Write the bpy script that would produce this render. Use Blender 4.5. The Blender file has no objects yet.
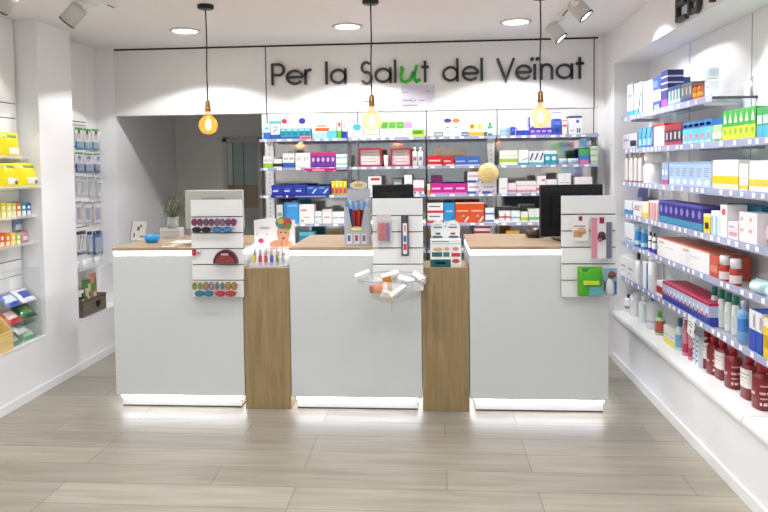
import bpy, bmesh, math, random
from mathutils import Vector, Matrix
random.seed(7)
SC = bpy.context.scene; COL = SC.collection
PI = math.pi
# ------------------------------------------------------------------ camera model
F = 676.0; H = 1.6
def _n(v): return v.normalized()
CX, CY = 384.0, 197.0      # optical centre: the photo is cropped below it
DV = _n(Vector((49, 31, 676))); RV = Vector((9284, 83, -676)); RV = _n(RV - DV*RV.dot(DV)); UV = DV.cross(RV)
if UV.y < 0: UV = -UV
def ray(px, py):
    v = Vector(((px-CX)/F, -(py-CY)/F, 1.0)); return Vector((v.dot(RV), v.dot(DV), v.dot(UV)))
def onX(px, py, X):
    v = ray(px, py); return Vector((0, 0, H)) + v*(X/v.x)
def onY(px, py, Y):
    v = ray(px, py); return Vector((0, 0, H)) + v*(Y/v.y)
def onZ(px, py, Z):
    v = ray(px, py); return Vector((0, 0, H)) + v*((Z-H)/v.z)
cam = bpy.data.cameras.new('camera'); co = bpy.data.objects.new('camera', cam); COL.objects.link(co); SC.camera = co
cam.lens = F/768*36; cam.sensor_width = 36; cam.clip_start = .05; cam.shift_y = (CY-256)/768
cr = Vector((RV.x, DV.x, UV.x)); cu = Vector((RV.y, DV.y, UV.y)); cf = Vector((RV.z, DV.z, UV.z))
m = Matrix.Identity(4)
for i in range(3): m[i][0] = cr[i]; m[i][1] = cu[i]; m[i][2] = -cf[i]
m[2][3] = H; co.matrix_world = m

# ------------------------------------------------------------------ materials
def lin(c):
    if isinstance(c, str):
        c = c.lstrip('#'); c = c if len(c) == 6 else ''.join(q*2 for q in c); c = [int(c[i:i+2], 16)/255 for i in (0, 2, 4)]
        c = [x/12.92 if x <= .04045 else ((x+.055)/1.055)**2.4 for x in c]
    return (c[0], c[1], c[2], 1)
_mc = {}
def mat(c, rough=.45, metal=0, trans=0, emit=0, alpha=1, ior=1.45, bump=0, coat=0):
    k = (str(c), rough, metal, trans, emit, alpha, bump, coat, ior)
    if k in _mc: return _mc[k]
    m_ = bpy.data.materials.new('paint_' + str(len(_mc))); m_.use_nodes = True
    n = m_.node_tree.nodes; l = m_.node_tree.links; b = n['Principled BSDF']
    b.inputs['Base Color'].default_value = lin(c); b.inputs['Roughness'].default_value = rough
    b.inputs['Metallic'].default_value = metal; b.inputs['IOR'].default_value = ior
    b.inputs['Transmission Weight'].default_value = trans; b.inputs['Alpha'].default_value = alpha
    b.inputs['Coat Weight'].default_value = coat
    if emit:
        b.inputs['Emission Color'].default_value = lin(c); b.inputs['Emission Strength'].default_value = emit
    if bump:
        t = n.new('ShaderNodeTexNoise'); t.inputs['Scale'].default_value = 60; bp = n.new('ShaderNodeBump'); bp.inputs['Strength'].default_value = bump
        bp.inputs['Distance'].default_value = .002
        l.new(t.outputs['Fac'], bp.inputs['Height']); l.new(bp.outputs['Normal'], b.inputs['Normal'])
    _mc[k] = m_; return m_
def wood(name, c1, c2, grain='x', rough=.4, scale=1.0):
    m_ = bpy.data.materials.new(name); m_.use_nodes = True
    n = m_.node_tree.nodes; l = m_.node_tree.links; b = n['Principled BSDF']
    tc = n.new('ShaderNodeTexCoord'); mp = n.new('ShaderNodeMapping')
    s = {'x': (1.2, 14, 14), 'z': (14, 14, 1.2), 'y': (14, 1.2, 14)}[grain]
    mp.inputs['Scale'].default_value = [q*scale for q in s]
    t = n.new('ShaderNodeTexNoise'); t.inputs['Scale'].default_value = 2.2; t.inputs['Detail'].default_value = 8; t.inputs['Distortion'].default_value = .8
    r = n.new('ShaderNodeValToRGB'); r.color_ramp.elements[0].position = .3; r.color_ramp.elements[1].position = .72
    r.color_ramp.elements[0].color = lin(c1); r.color_ramp.elements[1].color = lin(c2)
    l.new(tc.outputs['Object'], mp.inputs[0]); l.new(mp.outputs[0], t.inputs[0]); l.new(t.outputs['Fac'], r.inputs[0]); l.new(r.outputs[0], b.inputs['Base Color'])
    b.inputs['Roughness'].default_value = rough
    return m_
def plaster(name, c, rough=.6):
    m_ = bpy.data.materials.new(name); m_.use_nodes = True
    n = m_.node_tree.nodes; l = m_.node_tree.links; b = n['Principled BSDF']
    t = n.new('ShaderNodeTexNoise'); t.inputs['Scale'].default_value = 3; t.inputs['Detail'].default_value = 4
    mx = n.new('ShaderNodeMix'); mx.data_type = 'RGBA'; cc = lin(c)
    mx.inputs[6].default_value = cc; mx.inputs[7].default_value = tuple(x*.96 for x in cc[:3]) + (1,)
    l.new(t.outputs['Fac'], mx.inputs[0]); l.new(mx.outputs[2], b.inputs['Base Color']); b.inputs['Roughness'].default_value = rough
    t2 = n.new('ShaderNodeTexNoise'); t2.inputs['Scale'].default_value = 180; bp = n.new('ShaderNodeBump'); bp.inputs['Strength'].default_value = .05
    bp.inputs['Distance'].default_value = .002
    l.new(t2.outputs['Fac'], bp.inputs['Height']); l.new(bp.outputs['Normal'], b.inputs['Normal'])
    return m_
def floor_mat():
    m_ = bpy.data.materials.new('plank_tile'); m_.use_nodes = True
    n = m_.node_tree.nodes; l = m_.node_tree.links; b = n['Principled BSDF']
    tc = n.new('ShaderNodeTexCoord'); mp = n.new('ShaderNodeMapping'); mp.inputs['Location'].default_value = (.70, -.0485, 0)
    br = n.new('ShaderNodeTexBrick'); br.offset = .37; br.offset_frequency = 3; br.squash = 1
    br.inputs['Scale'].default_value = 1; br.inputs['Brick Width'].default_value = 1.2; br.inputs['Row Height'].default_value = .2155
    br.inputs['Mortar Size'].default_value = .0022; br.inputs['Mortar Smooth'].default_value = .1; br.inputs['Bias'].default_value = 0
    br.inputs['Color1'].default_value = lin('#A29C90'); br.inputs['Color2'].default_value = lin('#B0AA9D'); br.inputs['Mortar'].default_value = lin('#7F776B')
    l.new(tc.outputs['Object'], mp.inputs[0]); l.new(mp.outputs[0], br.inputs[0])
    mp2 = n.new('ShaderNodeMapping'); mp2.inputs['Scale'].default_value = (.8, 9, 1); t = n.new('ShaderNodeTexNoise')
    t.inputs['Scale'].default_value = 2.4; t.inputs['Detail'].default_value = 9; t.inputs['Distortion'].default_value = .6
    l.new(tc.outputs['Object'], mp2.inputs[0]); l.new(mp2.outputs[0], t.inputs[0])
    r = n.new('ShaderNodeValToRGB'); r.color_ramp.elements[0].position = .3; r.color_ramp.elements[1].position = .7
    r.color_ramp.elements[0].color = lin('#DDD6CB'); r.color_ramp.elements[1].color = (1, 1, 1, 1)
    l.new(t.outputs['Fac'], r.inputs[0])
    mx = n.new('ShaderNodeMix'); mx.data_type = 'RGBA'; mx.blend_type = 'MULTIPLY'; mx.inputs[0].default_value = .75
    l.new(br.outputs['Color'], mx.inputs[6]); l.new(r.outputs[0], mx.inputs[7]); l.new(mx.outputs[2], b.inputs['Base Color'])
    b.inputs['Roughness'].default_value = .36
    bp = n.new('ShaderNodeBump'); bp.invert = True; bp.inputs['Strength'].default_value = .3; bp.inputs['Distance'].default_value = .002
    l.new(br.outputs['Fac'], bp.inputs['Height']); l.new(bp.outputs['Normal'], b.inputs['Normal'])
    return m_
WALL = plaster('wall_paint', '#F4F4F6'); CEIL = plaster('ceiling_paint', '#F3F1F1'); PANEL = plaster('white_laminate', '#E9E8E6', .35)
GREYW = plaster('back_room_paint', '#DAD9D7', .7)
OAK = wood('oak_front', '#8B7653', '#A8916A', 'z'); OAKT = wood('oak_top', '#A48B6E', '#C6AE91', 'x')
CNT = mat('#D6DADB', .22, coat=.3); WHITE = mat('#F2F2F3', .35); DARK = mat('#1B1B1D', .4); SLAT = mat('#EDEDEC', .4)
GROOVE = mat('#77767A', .5); LETTER = mat('#39363A', .45); GREEN = mat('#2FA42E', .45); STEEL = mat('#B9BABD', .25, 1); CHROME = mat('#D8D8DA', .12, 1)
BRASS = mat('#8C6B3F', .35, 1); BLACK = mat('#0D0D0E', .3); LED = mat('#FFFFFF', .5, emit=9.0); LEDB = mat('#F4F6FF', .5, emit=17)
ACRYL = mat('#FFFFFF', .05, 0, 0, 0, .22); RAIL = mat('#BFC5E6', .2, 0, 0, 0, .7); GLASS = mat('#E6EEF2', .03, 0, 0, 0, .28)
AC2 = mat('#EDF2F4', .05, 0, 0, 0, .10)
LIPW = mat('#FBFBFB', .4)

# ------------------------------------------------------------------ mesh builder
class MB:
    def __init__(s): s.v = []; s.f = []; s.m = []; s.mats = []; s.smooth = []
    def mi(s, m_):
        if m_ not in s.mats: s.mats.append(m_)
        return s.mats.index(m_)
    def face(s, pts, m_, sm=False):
        i = len(s.v); s.v += [tuple(p) for p in pts]; s.f.append(list(range(i, i+len(pts)))); s.m.append(s.mi(m_)); s.smooth.append(sm)
    def box(s, x0, x1, y0, y1, z0, z1, m_, M=None):
        c = [Vector((x, y, z)) for z in (z0, z1) for y in (y0, y1) for x in (x0, x1)]
        if M is not None: c = [M @ p for p in c]
        i = len(s.v); s.v += [tuple(p) for p in c]; k = s.mi(m_)
        for q in ((0, 2, 3, 1), (4, 5, 7, 6), (0, 1, 5, 4), (2, 6, 7, 3), (0, 4, 6, 2), (1, 3, 7, 5)):
            s.f.append([i+a for a in q]); s.m.append(k); s.smooth.append(False)
        return s
    def lathe(s, prof, m_, c=(0, 0, 0), n=16, sx=1, sy=1, M=None, caps=True, sq=1):
        """prof: [(r, z[, material])]"""
        rings = []
        for p in prof:
            i = len(s.v); rings.append(i)
            for a in range(n):
                t = 2*PI*a/n; ct, st_ = math.cos(t), math.sin(t); ct, st_ = math.copysign(abs(ct)**sq, ct), math.copysign(abs(st_)**sq, st_); q = Vector((c[0]+p[0]*ct*sx, c[1]+p[0]*st_*sy, c[2]+p[1]))
                s.v.append(tuple(M @ q if M is not None else q))
        for j in range(len(prof)-1):
            k = s.mi(prof[j][2] if len(prof[j]) > 2 else m_)
            for a in range(n):
                b_ = (a+1) % n; s.f.append([rings[j]+a, rings[j]+b_, rings[j+1]+b_, rings[j+1]+a]); s.m.append(k); s.smooth.append(True)
        if caps:
            if prof[0][0] > 0: s.f.append([rings[0]+a for a in range(n)][::-1]); s.m.append(s.mi(prof[0][2] if len(prof[0]) > 2 else m_)); s.smooth.append(False)
            if prof[-1][0] > 0: s.f.append([rings[-1]+a for a in range(n)]); s.m.append(s.mi(prof[-2][2] if len(prof[-2]) > 2 else m_)); s.smooth.append(False)
        return s
    def tube(s, path, r, m_, n=8):
        path = [Vector(p) for p in path]; rings = []
        for j, p in enumerate(path):
            d = (path[min(j+1, len(path)-1)] - path[max(j-1, 0)]).normalized()
            a = d.orthogonal().normalized() if j == 0 else (pa - d*pa.dot(d)).normalized()
            pa = a; b_ = d.cross(a); i = len(s.v); rings.append(i)
            for k in range(n):
                t = 2*PI*k/n; s.v.append(tuple(p + a*(r*math.cos(t)) + b_*(r*math.sin(t))))
        k0 = s.mi(m_)
        for j in range(len(path)-1):
            for a in range(n):
                b_ = (a+1) % n; s.f.append([rings[j]+a, rings[j]+b_, rings[j+1]+b_, rings[j+1]+a]); s.m.append(k0); s.smooth.append(True)
        s.f.append([rings[0]+a for a in range(n)][::-1]); s.f.append([rings[-1]+a for a in range(n)]); s.m += [k0, k0]; s.smooth += [False, False]
        return s
    def prism(s, poly, y0, y1, m_, M=None):
        """poly in x,z extruded in y"""
        a = [Vector((p[0], y0, p[1])) for p in poly]; b_ = [Vector((p[0], y1, p[1])) for p in poly]
        if M is not None: a = [M @ p for p in a]; b_ = [M @ p for p in b_]
        n = len(poly); s.face(a, m_); s.face(b_[::-1], m_)
        for i in range(n):
            j = (i+1) % n; s.face([a[j], a[i], b_[i], b_[j]], m_)
        return s
    def build(s, name, parent=None, label=None, bevel=0, shade=None):
        me = bpy.data.meshes.new(name); me.from_pydata(s.v, [], s.f)
        for m_ in s.mats: me.materials.append(m_)
        for p, k, sm in zip(me.polygons, s.m, s.smooth): p.material_index = k; p.use_smooth = sm
        me.update()
        o = bpy.data.objects.new(name, me); COL.objects.link(o)
        if parent: o.parent = parent
        if label: o['label'] = label
        if bevel:
            b_ = o.modifiers.new('bevel', 'BEVEL'); b_.width = bevel; b_.segments = 2; b_.limit_method = 'ANGLE'
        return o
def tag(o, label, cat, group=None, kind=None):
    o['label'] = label; o['category'] = cat
    if group: o['group'] = group
    if kind: o['kind'] = kind
    return o
def struct(o): o['kind'] = 'structure'; return o
def empty(name, loc, rz=0, label=None, cat=None, group=None, rot=None):
    o = bpy.data.objects.new(name, None); COL.objects.link(o); o.location = loc; o.rotation_euler = rot if rot else (0, 0, rz); o.empty_display_size = .05
    if label: tag(o, label, cat, group)
    return o
def copy_tree(o, parent=None):
    c = o.copy(); COL.objects.link(c)
    if parent: c.parent = parent
    for ch in list(o.children): copy_tree(ch, c)
    return c
NUM = ['zero', 'one', 'two', 'three', 'four', 'five', 'six', 'seven', 'eight', 'nine', 'ten', 'eleven', 'twelve', 'thirteen', 'fourteen']
ORD = ['', 'first', 'second', 'third', 'fourth', 'fifth', 'sixth', 'seventh', 'eighth', 'ninth', 'tenth', 'eleventh', 'twelfth', 'thirteenth']
def ordlab(i, n, far=False):
    if n == 1: return ''
    a, z = ('farthest', 'nearest') if far else ('leftmost', 'rightmost')
    if i == 0: return '%s of %s ' % (a, NUM[n])
    if i == n-1: return '%s of %s ' % (z, NUM[n])
    if n == 3: return 'middle of three '
    return '%s %s of %s ' % (ORD[i+1], 'from far end' if far else 'from left', NUM[n])

# ------------------------------------------------------------------ goods
def patches(mb, w, d, h, ps):
    """printed areas, a hair proud of the front face (y=0) / sides"""
    e = .0006
    for p in ps:
        u0, v0, u1, v1, c = p[:5]; sh = p[5] if len(p) > 5 else 'r'; m_ = mat(c, .4)
        x0, x1, z0, z1 = (u0-.5)*w, (u1-.5)*w, v0*h, v1*h
        if 'e' in sh:
            cx, cz, rx, rz = (x0+x1)/2, (z0+z1)/2, (x1-x0)/2, (z1-z0)/2
            mb.face([(cx+rx*math.cos(t*PI/8), -e*1.6, cz+rz*math.sin(t*PI/8)) for t in range(16)], m_)
        elif 't' in sh: mb.face([(x0, -e*1.3, z0), (x1, -e*1.3, z0), ((x0+x1)/2, -e*1.3, z1)], m_)
        elif 'd' in sh: mb.face([(x0, -e*1.3, z0), (x0+(x1-x0)*.35, -e*1.3, z0), (x1, -e*1.3, z1), (x1-(x1-x0)*.35, -e*1.3, z1)], m_)
        elif 'l' in sh:   # a few printed text lines
            k = 3 if z1-z0 < .05 else 5
            for q in range(k):
                a = z1-(z1-z0)*(q+.5)/k; hh = (z1-z0)/k*.22; xx = x1-(x1-x0)*(.0, .2, .08, .35, .12)[q]
                mb.face([(x0, -e*2, a-hh), (xx, -e*2, a-hh), (xx, -e*2, a+hh), (x0, -e*2, a+hh)], m_)
        elif sh == 'p': pass
        else: mb.face([(x0, -e, z0), (x1, -e, z0), (x1, -e, z1), (x0, -e, z1)], m_)
        if 'w' in sh:
            for sx in (-1, 1):
                X = sx*(w/2+e); q = [(X, 0, z0), (X, d, z0), (X, d, z1), (X, 0, z1)]; mb.face(q if sx > 0 else q[::-1], m_)
        if 'p' in sh:   # top too
            mb.face([(-w/2, 0, h+e), (w/2, 0, h+e), (w/2, d, h+e), (-w/2, d, h+e)], m_)
def carton(w, d, h, body, ps, name='carton', tilt=0):
    mb = MB(); B = mat(body, .4); g = min(.0012, w*.04)
    mb.box(-w/2, w/2, 0, d, 0, h, B)
    # tuck flap lip along the upper front edge
    mb.box(-w/2+g*2, w/2-g*2, .0015, .003, h, h+.0008, B)
    patches(mb, w, d, h, ps)
    return mb.build(name)
def bottle(w, d, h, body, ps, cap='#FFFFFF', capf=.18, name='bottle', neck=.35, pump=False, capname='cap', sq=1):
    o = empty(name, (0, 0, 0)); r = w/2; sy = d/w; B = mat(body, .3, coat=.3)
    hb = h*(1-capf); mb = MB(); prof = [(r*.9, 0, B), (r, h*.02, B)]
    bands = sorted([(p[1], p[3], p[4]) for p in ps if 'w' in (p[5] if len(p) > 5 else 'w')])
    top = hb*.86; z = h*.02
    for a, b_, c in bands:
        a, b_ = max(a*h, z), min(b_*h, top)
        if b_ <= a: continue
        prof += [(r, a, mat(c, .4)), (r, b_, B)]; z = b_
    prof += [(r, top, B), (r*.86, top+(hb-top)*.45, B), (r*neck*1.15, hb*.985, B), (r*neck, hb, B)]
    mb.lathe(prof, B, (0, d/2, 0), 16 if sq == 1 else 32, 1, sy, sq=sq)
    mb.build('body', o)
    if [p for p in ps if 'w' not in (p[5] if len(p) > 5 else 'w')]:
        lm = MB(); R2 = r+.0008
        for p in ps:
            if 'w' in (p[5] if len(p) > 5 else 'w'): continue
            m_ = mat(p[4], .4); u0, v0, u1, v1 = p[:4]
            for q in range(6):
                t0 = -PI/2+(u0-.5+(u1-u0)*q/6)*PI*.9; t1 = -PI/2+(u0-.5+(u1-u0)*(q+1)/6)*PI*.9
                f = lambda t, z_: (R2*math.copysign(abs(math.cos(t))**sq, math.cos(t)), d/2+(R2+.001)*sy*math.copysign(abs(math.sin(t))**sq, math.sin(t)), z_)
                lm.face([f(t0, v0*h), f(t1, v0*h), f(t1, v1*h), f(t0, v1*h)], m_)
        lm.build('printed_label', o)
    C_ = mat(cap, .35); cm = MB(); rc = r*max(neck*1.25, .3)
    if pump:
        cm.lathe([(rc, hb, C_), (rc, hb+h*.06, C_), (rc*.35, hb+h*.065, C_), (rc*.3, h*.96, C_), (rc*.8, h*.965, C_), (rc*.8, h, C_)], C_, (0, d/2, 0), 12)
        cm.box(-rc*.3, rc*.3, d/2-r*1.0, d/2, h*.965, h*.99, C_)
        cm.build('pump', o)
    else:
        cm.lathe([(rc, hb*.995, C_), (rc*1.02, hb+h*capf*.85, C_), (rc*.9, h, C_)], C_, (0, d/2, 0), 14); cm.build(capname, o)
    return o
def pouch(w, d, h, body, ps, name='pouch'):
    """soft pillow bag with crimped ends"""
    mb = MB(); B = mat(body, .28, coat=.4); nx, nz = 6, 8
    def P(i, j, s):
        u, v = i/nx, j/nz; b_ = (math.sin(PI*u)*math.sin(PI*min(max(v, 0), 1)))**.45 if 0 < u < 1 and 0 < v < 1 else 0
        return (( u-.5)*w*(1-.03*math.sin(PI*v)), d/2 + s*b_*d/2, v*h)
    for s_ in (-1, 1):
        i0 = len(mb.v)
        for j in range(nz+1):
            for i in range(nx+1): mb.v.append(P(i, j, s_))
        for j in range(nz):
            for i in range(nx):
                u, v = (i+.5)/nx, (j+.5)/nz; c = B
                for p in ps:
                    if p[0] <= u <= p[2] and p[1] <= v <= p[3] and s_ < 0: c = mat(p[4], .3, coat=.4)
                a = i0+j*(nx+1)+i; q = [a, a+1, a+nx+2, a+nx+1]; mb.f.append(q if s_ < 0 else q[::-1]); mb.m.append(mb.mi(c)); mb.smooth.append(True)
    return mb.build(name)
def jar(w, d, h, body, ps, cap='#FFFFFF', capf=.28, name='jar'):
    return bottle(w, d, h, body, ps, cap, capf, name, neck=.72, capname='lid')
def tubeitem(w, d, h, body, ps, cap='#FFFFFF', name='squeeze_tube'):
    o = empty(name, (0, 0, 0)); B = mat(body, .3); mb = MB(); n = 16; rings = []
    lv = [0, .12, .13, .3, .6, .8, 1.0]
    zz = [h*(.14+.86*t) for t in (0, .05, .3, .45, .6, .8, 1)]
    for j, z in enumerate(zz):
        t = j/6; rx = w/2*(.85+.15*t); ry = d/2*(1-t)*.9+.001; i = len(mb.v); rings.append(i)
        for a in range(n): mb.v.append((rx*math.cos(2*PI*a/n), d/2+ry*math.sin(2*PI*a/n), z))
    for j in range(6):
        c = B; v = (zz[j]+zz[j+1])/2/h
        for p in ps:
            if p[1] <= v <= p[3]: c = mat(p[4], .3)
        for a in range(n):
            b_ = (a+1) % n; mb.f.append([rings[j]+a, rings[j]+b_, rings[j+1]+b_, rings[j+1]+a]); mb.m.append(mb.mi(c)); mb.smooth.append(True)
    mb.build('tube_body', o)
    cm = MB(); C_ = mat(cap, .4); cm.lathe([(w*.38, 0, C_), (w*.4, h*.14, C_)], C_, (0, d/2, 0), 14, 1, min(1, d/w)); cm.build('cap', o)
    return o
def framecard(w, d, h, body, ps, name='reflection_card'):
    """a raised frame with a tilted inner sheet, imitating a mirror reflection"""
    o = empty(name, (0, 0, 0)); B = mat(body, .4); t = w*.08; mb = MB()
    mb.box(-w/2, w/2, 0, d, 0, t, B); mb.box(-w/2, w/2, 0, d, h-t, h, B); mb.box(-w/2, -w/2+t, 0, d, t, h-t, B); mb.box(w/2-t, w/2, 0, d, t, h-t, B)
    mb.build('frame', o); m2 = MB(); m2.box(-w/2+t, w/2-t, d*.5, d*.6, t, h-t, mat('#F1EEF0', .4))
    for q in range(4):
        z = t+(h-2*t)*(.2+.2*q); m2.box(-w*.3+q*.004, w*.25-q*.006, d*.5-.0006, d*.5, z, z+h*.03, mat(('#8F86A8', '#C9A0A8', '#8FA3BE', '#9A9AA0')[q]))
    m2.build('printed_sheet', o); return o
KIND = {'box': carton, 'bot': bottle, 'pouch': pouch, 'jar': jar, 'tube': tubeitem, 'frame': framecard}
WORD = {}
def make(kind, w, d, h, body, ps, kw): return KIND[kind](w, d, h, body, ps, **kw)
CNTR = [0]
def place_run(spots, kind, dims, body, ps, kw, desc, cat, where, rz, far=False, jitter=0, tilt=0):
    """spots: list of (x,y,z). The first is built, the others are copies of it and its parts."""
    n = len(spots); first = None
    for i, s in enumerate(spots):
        o = first
        if first is None: o = first = make(kind, *dims, body, ps, kw)
        else: o = copy_tree(first)
        o.location = s; o.rotation_euler = (tilt, 0, rz + (random.uniform(-jitter, jitter) if jitter else 0))
        if n > NUM.__len__()-1: lab = desc
        else: lab = ordlab(i, n, far) + desc
        lab = (lab + ', ' + where).strip()
        if len(lab.split()) > 16: lab = lab.replace('back wall, ', '')
        if len(lab.split()) > 16: lab = lab.replace(' from left of', ' of').replace(' from far end of', ' of')
        tag(o, lab, cat, (desc + ', ' + where) if n > 1 else None)
    return first

# ================================================================== THE ROOM
XL, XR, XNL, XNR, ZC = -2.82, 1.456, -2.996, 1.73, 2.68
YH = 5.87; YB = 7.26; YF = -2.6; ZL = .40
s = MB(); s.box(-3.2, 1.95, YF-.1, YB+.1, -.05, 0, floor_mat()); struct(s.build('floor'))
s = MB(); s.box(-3.2, 1.95, YF-.1, YB+.1, ZC, ZC+.06, CEIL); struct(s.build('ceiling'))
s = MB()
s.box(-3.2, XNL, YF, YB, 0, ZC, WALL)                                  # niche back
s.box(XNL, XL, YF, YB, 0, ZL, WALL)                                    # low plinth
s.box(XNL, XL, 4.685, 5.142, ZL, ZC, WALL); s.box(XNL, XL, 5.85, YB, ZL, ZC, WALL)
s.box(XNL, XL, YF, 1.6, ZL, ZC, WALL)
struct(s.build('wall_left'))
s = MB()
s.box(XNR, 1.95, YF, YB, 0, ZC, WALL); s.box(XR, XNR, YF, 5.58, 0, ZL-.03, WALL); s.box(XR, XNR, 5.58, YB, 0, ZC, WALL)
s.box(XR, XNR, YF, 5.58, 2.405, ZC, WALL); s.box(XR, XNR, YF, 1.0, ZL-.03, 2.405, WALL)
for Y in (4.72, 3.83): s.box(XNR-.0015, XNR, Y-.002, Y+.002, ZL, 2.41, GROOVE)
struct(s.build('wall_right'))
s = MB(); s.box(XL, -1.42, YB, YB+.1, 0, ZC, GREYW); s.box(-1.42, XR, YB, YB+.1, 0, ZC, GREYW); struct(s.build('wall_back'))
# front wall with the shop window behind the camera
s = MB(); s.box(-3.2, 1.95, YF-.1, YF, 2.3, ZC, WALL); s.box(-3.2, -2.4, YF-.1, YF, 0, 2.3, WALL); s.box(1.2, 1.95, YF-.1, YF, 0, 2.3, WALL); s.box(-2.4, 1.2, YF-.1, YF, 0, .3, WALL)
struct(s.build('wall_front'))
s = MB()
for x in (-2.4, -.65, 1.15): s.box(x, x+.05, YF-.07, YF-.02, .3, 2.3, DARK)
s.box(-2.4, 1.2, YF-.07, YF-.02, .3, .35, DARK); s.box(-2.4, 1.2, YF-.07, YF-.02, 2.25, 2.3, DARK)
wn = struct(s.build('window_1')); s = MB(); s.box(-2.35, 1.15, YF-.05, YF-.045, .35, 2.25, mat('#DDE6EA', .02, 0, 0, 0, .3)); s.build('pane', wn)
# header wall over the back opening
s = MB(); s.box(XL, 1.40, YH, YH+.10, 2.08, 2.655, PANEL)
for X in (-1.452, 1.365): s.box(X-.005, X+.005, YH-.001, YH, 2.08, 2.655, mat('#55524F', .5))
s.box(1.40, XR, YH, YH+.1, 0, ZC, WALL)
s.box(XL, 1.40, YH+.03, YH+.10, 2.655, ZC, DARK)
struct(s.build('wall_header'))
s = MB(); s.box(XL, 1.40, YH+.005, YH+.03, 2.655, 2.672, DARK); s.box(XL, 1.40, YH, YH+.03, 2.672, ZC, CEIL); struct(s.build('trim_1'))  # dark colour stands for the shade in the gap under the ceiling
s = MB(); s.box(-1.50, 1.40, YH+.012, YH+.06, 1.86, 2.08, PANEL)
for X in (-1.452, -.651, -.0535, .552, 1.365): s.box(X-.004, X+.004, YH+.010, YH+.012, 1.86, 2.08, mat('#55524F', .5))
struct(s.build('trim_2'))
# baseboards
s = MB(); s.box(XL, XL+.012, YF, YB, 0, .064, WHITE); struct(s.build('baseboard_left', bevel=.003))
s = MB(); s.box(XR-.012, XR, YF, 5.58, 0, .066, WHITE); struct(s.build('baseboard_right', bevel=.003))
# ledge boards
s = MB(); s.box(XNL, XL+.006, YF, 4.685, ZL, ZL+.004, WHITE); s.box(XNL, XL+.006, 5.142, 5.85, ZL, ZL+.004, WHITE); struct(s.build('trim_3'))
def ledge(y0, y1):
    s = MB(); n = 8; r = .028; poly = [(XNR, ZL-.03), (XNR, ZL+.004)] + [(XR-.0 - r*math.sin(PI*t/n)*.5, ZL-.024+.028*math.cos(PI*t/n)) for t in range(n+1)]
    s.prism(poly, y0, y1, WHITE); return s
s = ledge(YF, 3.25); s.mats[0] = WHITE; a = struct(s.build('trim_4'))
struct(ledge(3.256, 5.58).build('trim_5'))
# niche panels, left (slat panels: grooves are part of the board)
def slatboard(name, axis, a0, a1, z0, z1, pos, th, grooves, m_=SLAT):
    s = MB(); g = .008; zs = sorted([q for q in grooves if z0 < q < z1]); lo = z0
    seg = []
    for q in zs: seg.append((lo, q-g/2)); lo = q+g/2
    seg.append((lo, z1))
    if axis == 'x':
        s.box(pos, pos+th*.4, a0, a1, z0, z1, GROOVE)
        for p, q in seg: s.box(pos+th*.4, pos+th, a0, a1, p, q, m_)
    else:
        s.box(a0, a1, pos+th*.6, pos+th, z0, z1, GROOVE)
        for p, q in seg: s.box(a0, a1, pos, pos+th*.6, p, q, m_)
    return s
gl = [2.08, 1.975, 1.75, 1.66, 1.54, 1.376, 1.263, 1.08, .965, .855, .75]
o = slatboard('p', 'x', 1.62, 4.67, .406, 2.655, XNL+.001, .016, gl).build('slatwall_panel'); tag(o, 'white grooved slat panel in the left wall niche with the yellow bags', 'wall panel')
o = slatboard('p', 'x', 5.155, 5.66, .406, 2.655, XNL+.001, .016, [2.01, 1.98, 1.80, 1.63, 1.46, 1.30, 1.12, .95, .78]).build('slatwall_panel'); tag(o, 'white grooved slat panel in the left wall niche behind the hanging blister cards', 'wall panel')
# alcove interior: frosted glazed door on the rear wall
d = struct(empty('door_1', (-2.08, YB, 0)))
fr = mat('#C2C0BC', .5)
s = MB(); s.box(-.2, -.155, -.04, 0, 0, 1.93, fr); s.box(.185, .23, -.04, 0, 0, 1.93, fr); s.box(-.2, .23, -.04, 0, 1.89, 1.93, fr); s.box(-.155, .185, -.03, 0, 0, 1.17, mat('#9F9E9A', .5)); s.build('door_frame', d)
s = MB(); s.box(-.155, .185, -.02, -.012, 1.17, 1.89, mat('#8FA09F', .15)); s.box(-.155, .185, -.0225, -.02, 1.17, 1.42, mat('#8B7C60', .3))
s.box(-.155, -.10, -.0225, -.02, 1.42, 1.87, mat('#B5C4C2', .2)); s.box(-.098, -.09, -.026, -.02, 1.17, 1.89, mat('#5B605F')); s.box(.02, .028, -.026, -.02, 1.17, 1.89, mat('#5B605F')); s.build('pane', d)

# ================================================================== COUNTERS
def counter(x0, x1, label, ledleft=True):
    o = empty('sales_counter', ((x0+x1)/2, 4.355, 0), 0, label, 'counter', 'white lit sales counters'); w = (x1-x0)/2; D = .80
    s = MB(); s.box(-w, w, 0, D, .084, 1.027, CNT); s.build('front_body', o, bevel=.003)
    s = MB(); s.box(-w+.035, w-.03, .02, D-.04, .012, .074, mat('#F4F4F6', .3)); s.box(-w+.035, w-.03, .022, D-.04, 0, .012, mat('#5a5a5e')); s.build('plinth', o, 'white plinth with a dark foot line')
    s = MB(); s.box(-w+.03, w-.025, .012, D-.03, .068, .082, LEDB); s.build('base_light_strip', o, 'glowing white strip under the counter body')
    s = MB(); s.box(-w+.006, w-.006, .006, D-.006, 1.028, 1.056, LED); s.build('top_light_strip', o, 'glowing white strip under the wooden top')
    s = MB(); s.box(-w, w, -.004, D, 1.057, 1.080, OAKT); s.build('countertop', o, 'light oak top', bevel=.002)
    return o
counter(-2.145, -1.262, 'white sales counter at left, between the left wall and an oak pillar')
counter(-.946, -.083, 'white sales counter in the middle, behind the hanging glass bowl')
counter(.228, 1.107, 'white sales counter at right, nearest the right wall shelves')
def pillar(x0, x1, label):
    s = MB(); s.box(x0, x1, 4.359, 4.70, 0, .942, OAK); o = s.build('oak_pillar', bevel=.003); tag(o, label, 'pillar', 'oak pillars between counters'); return o
pillar(-1.258, -.950, 'oak veneer pillar unit between the left and middle counters')
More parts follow.
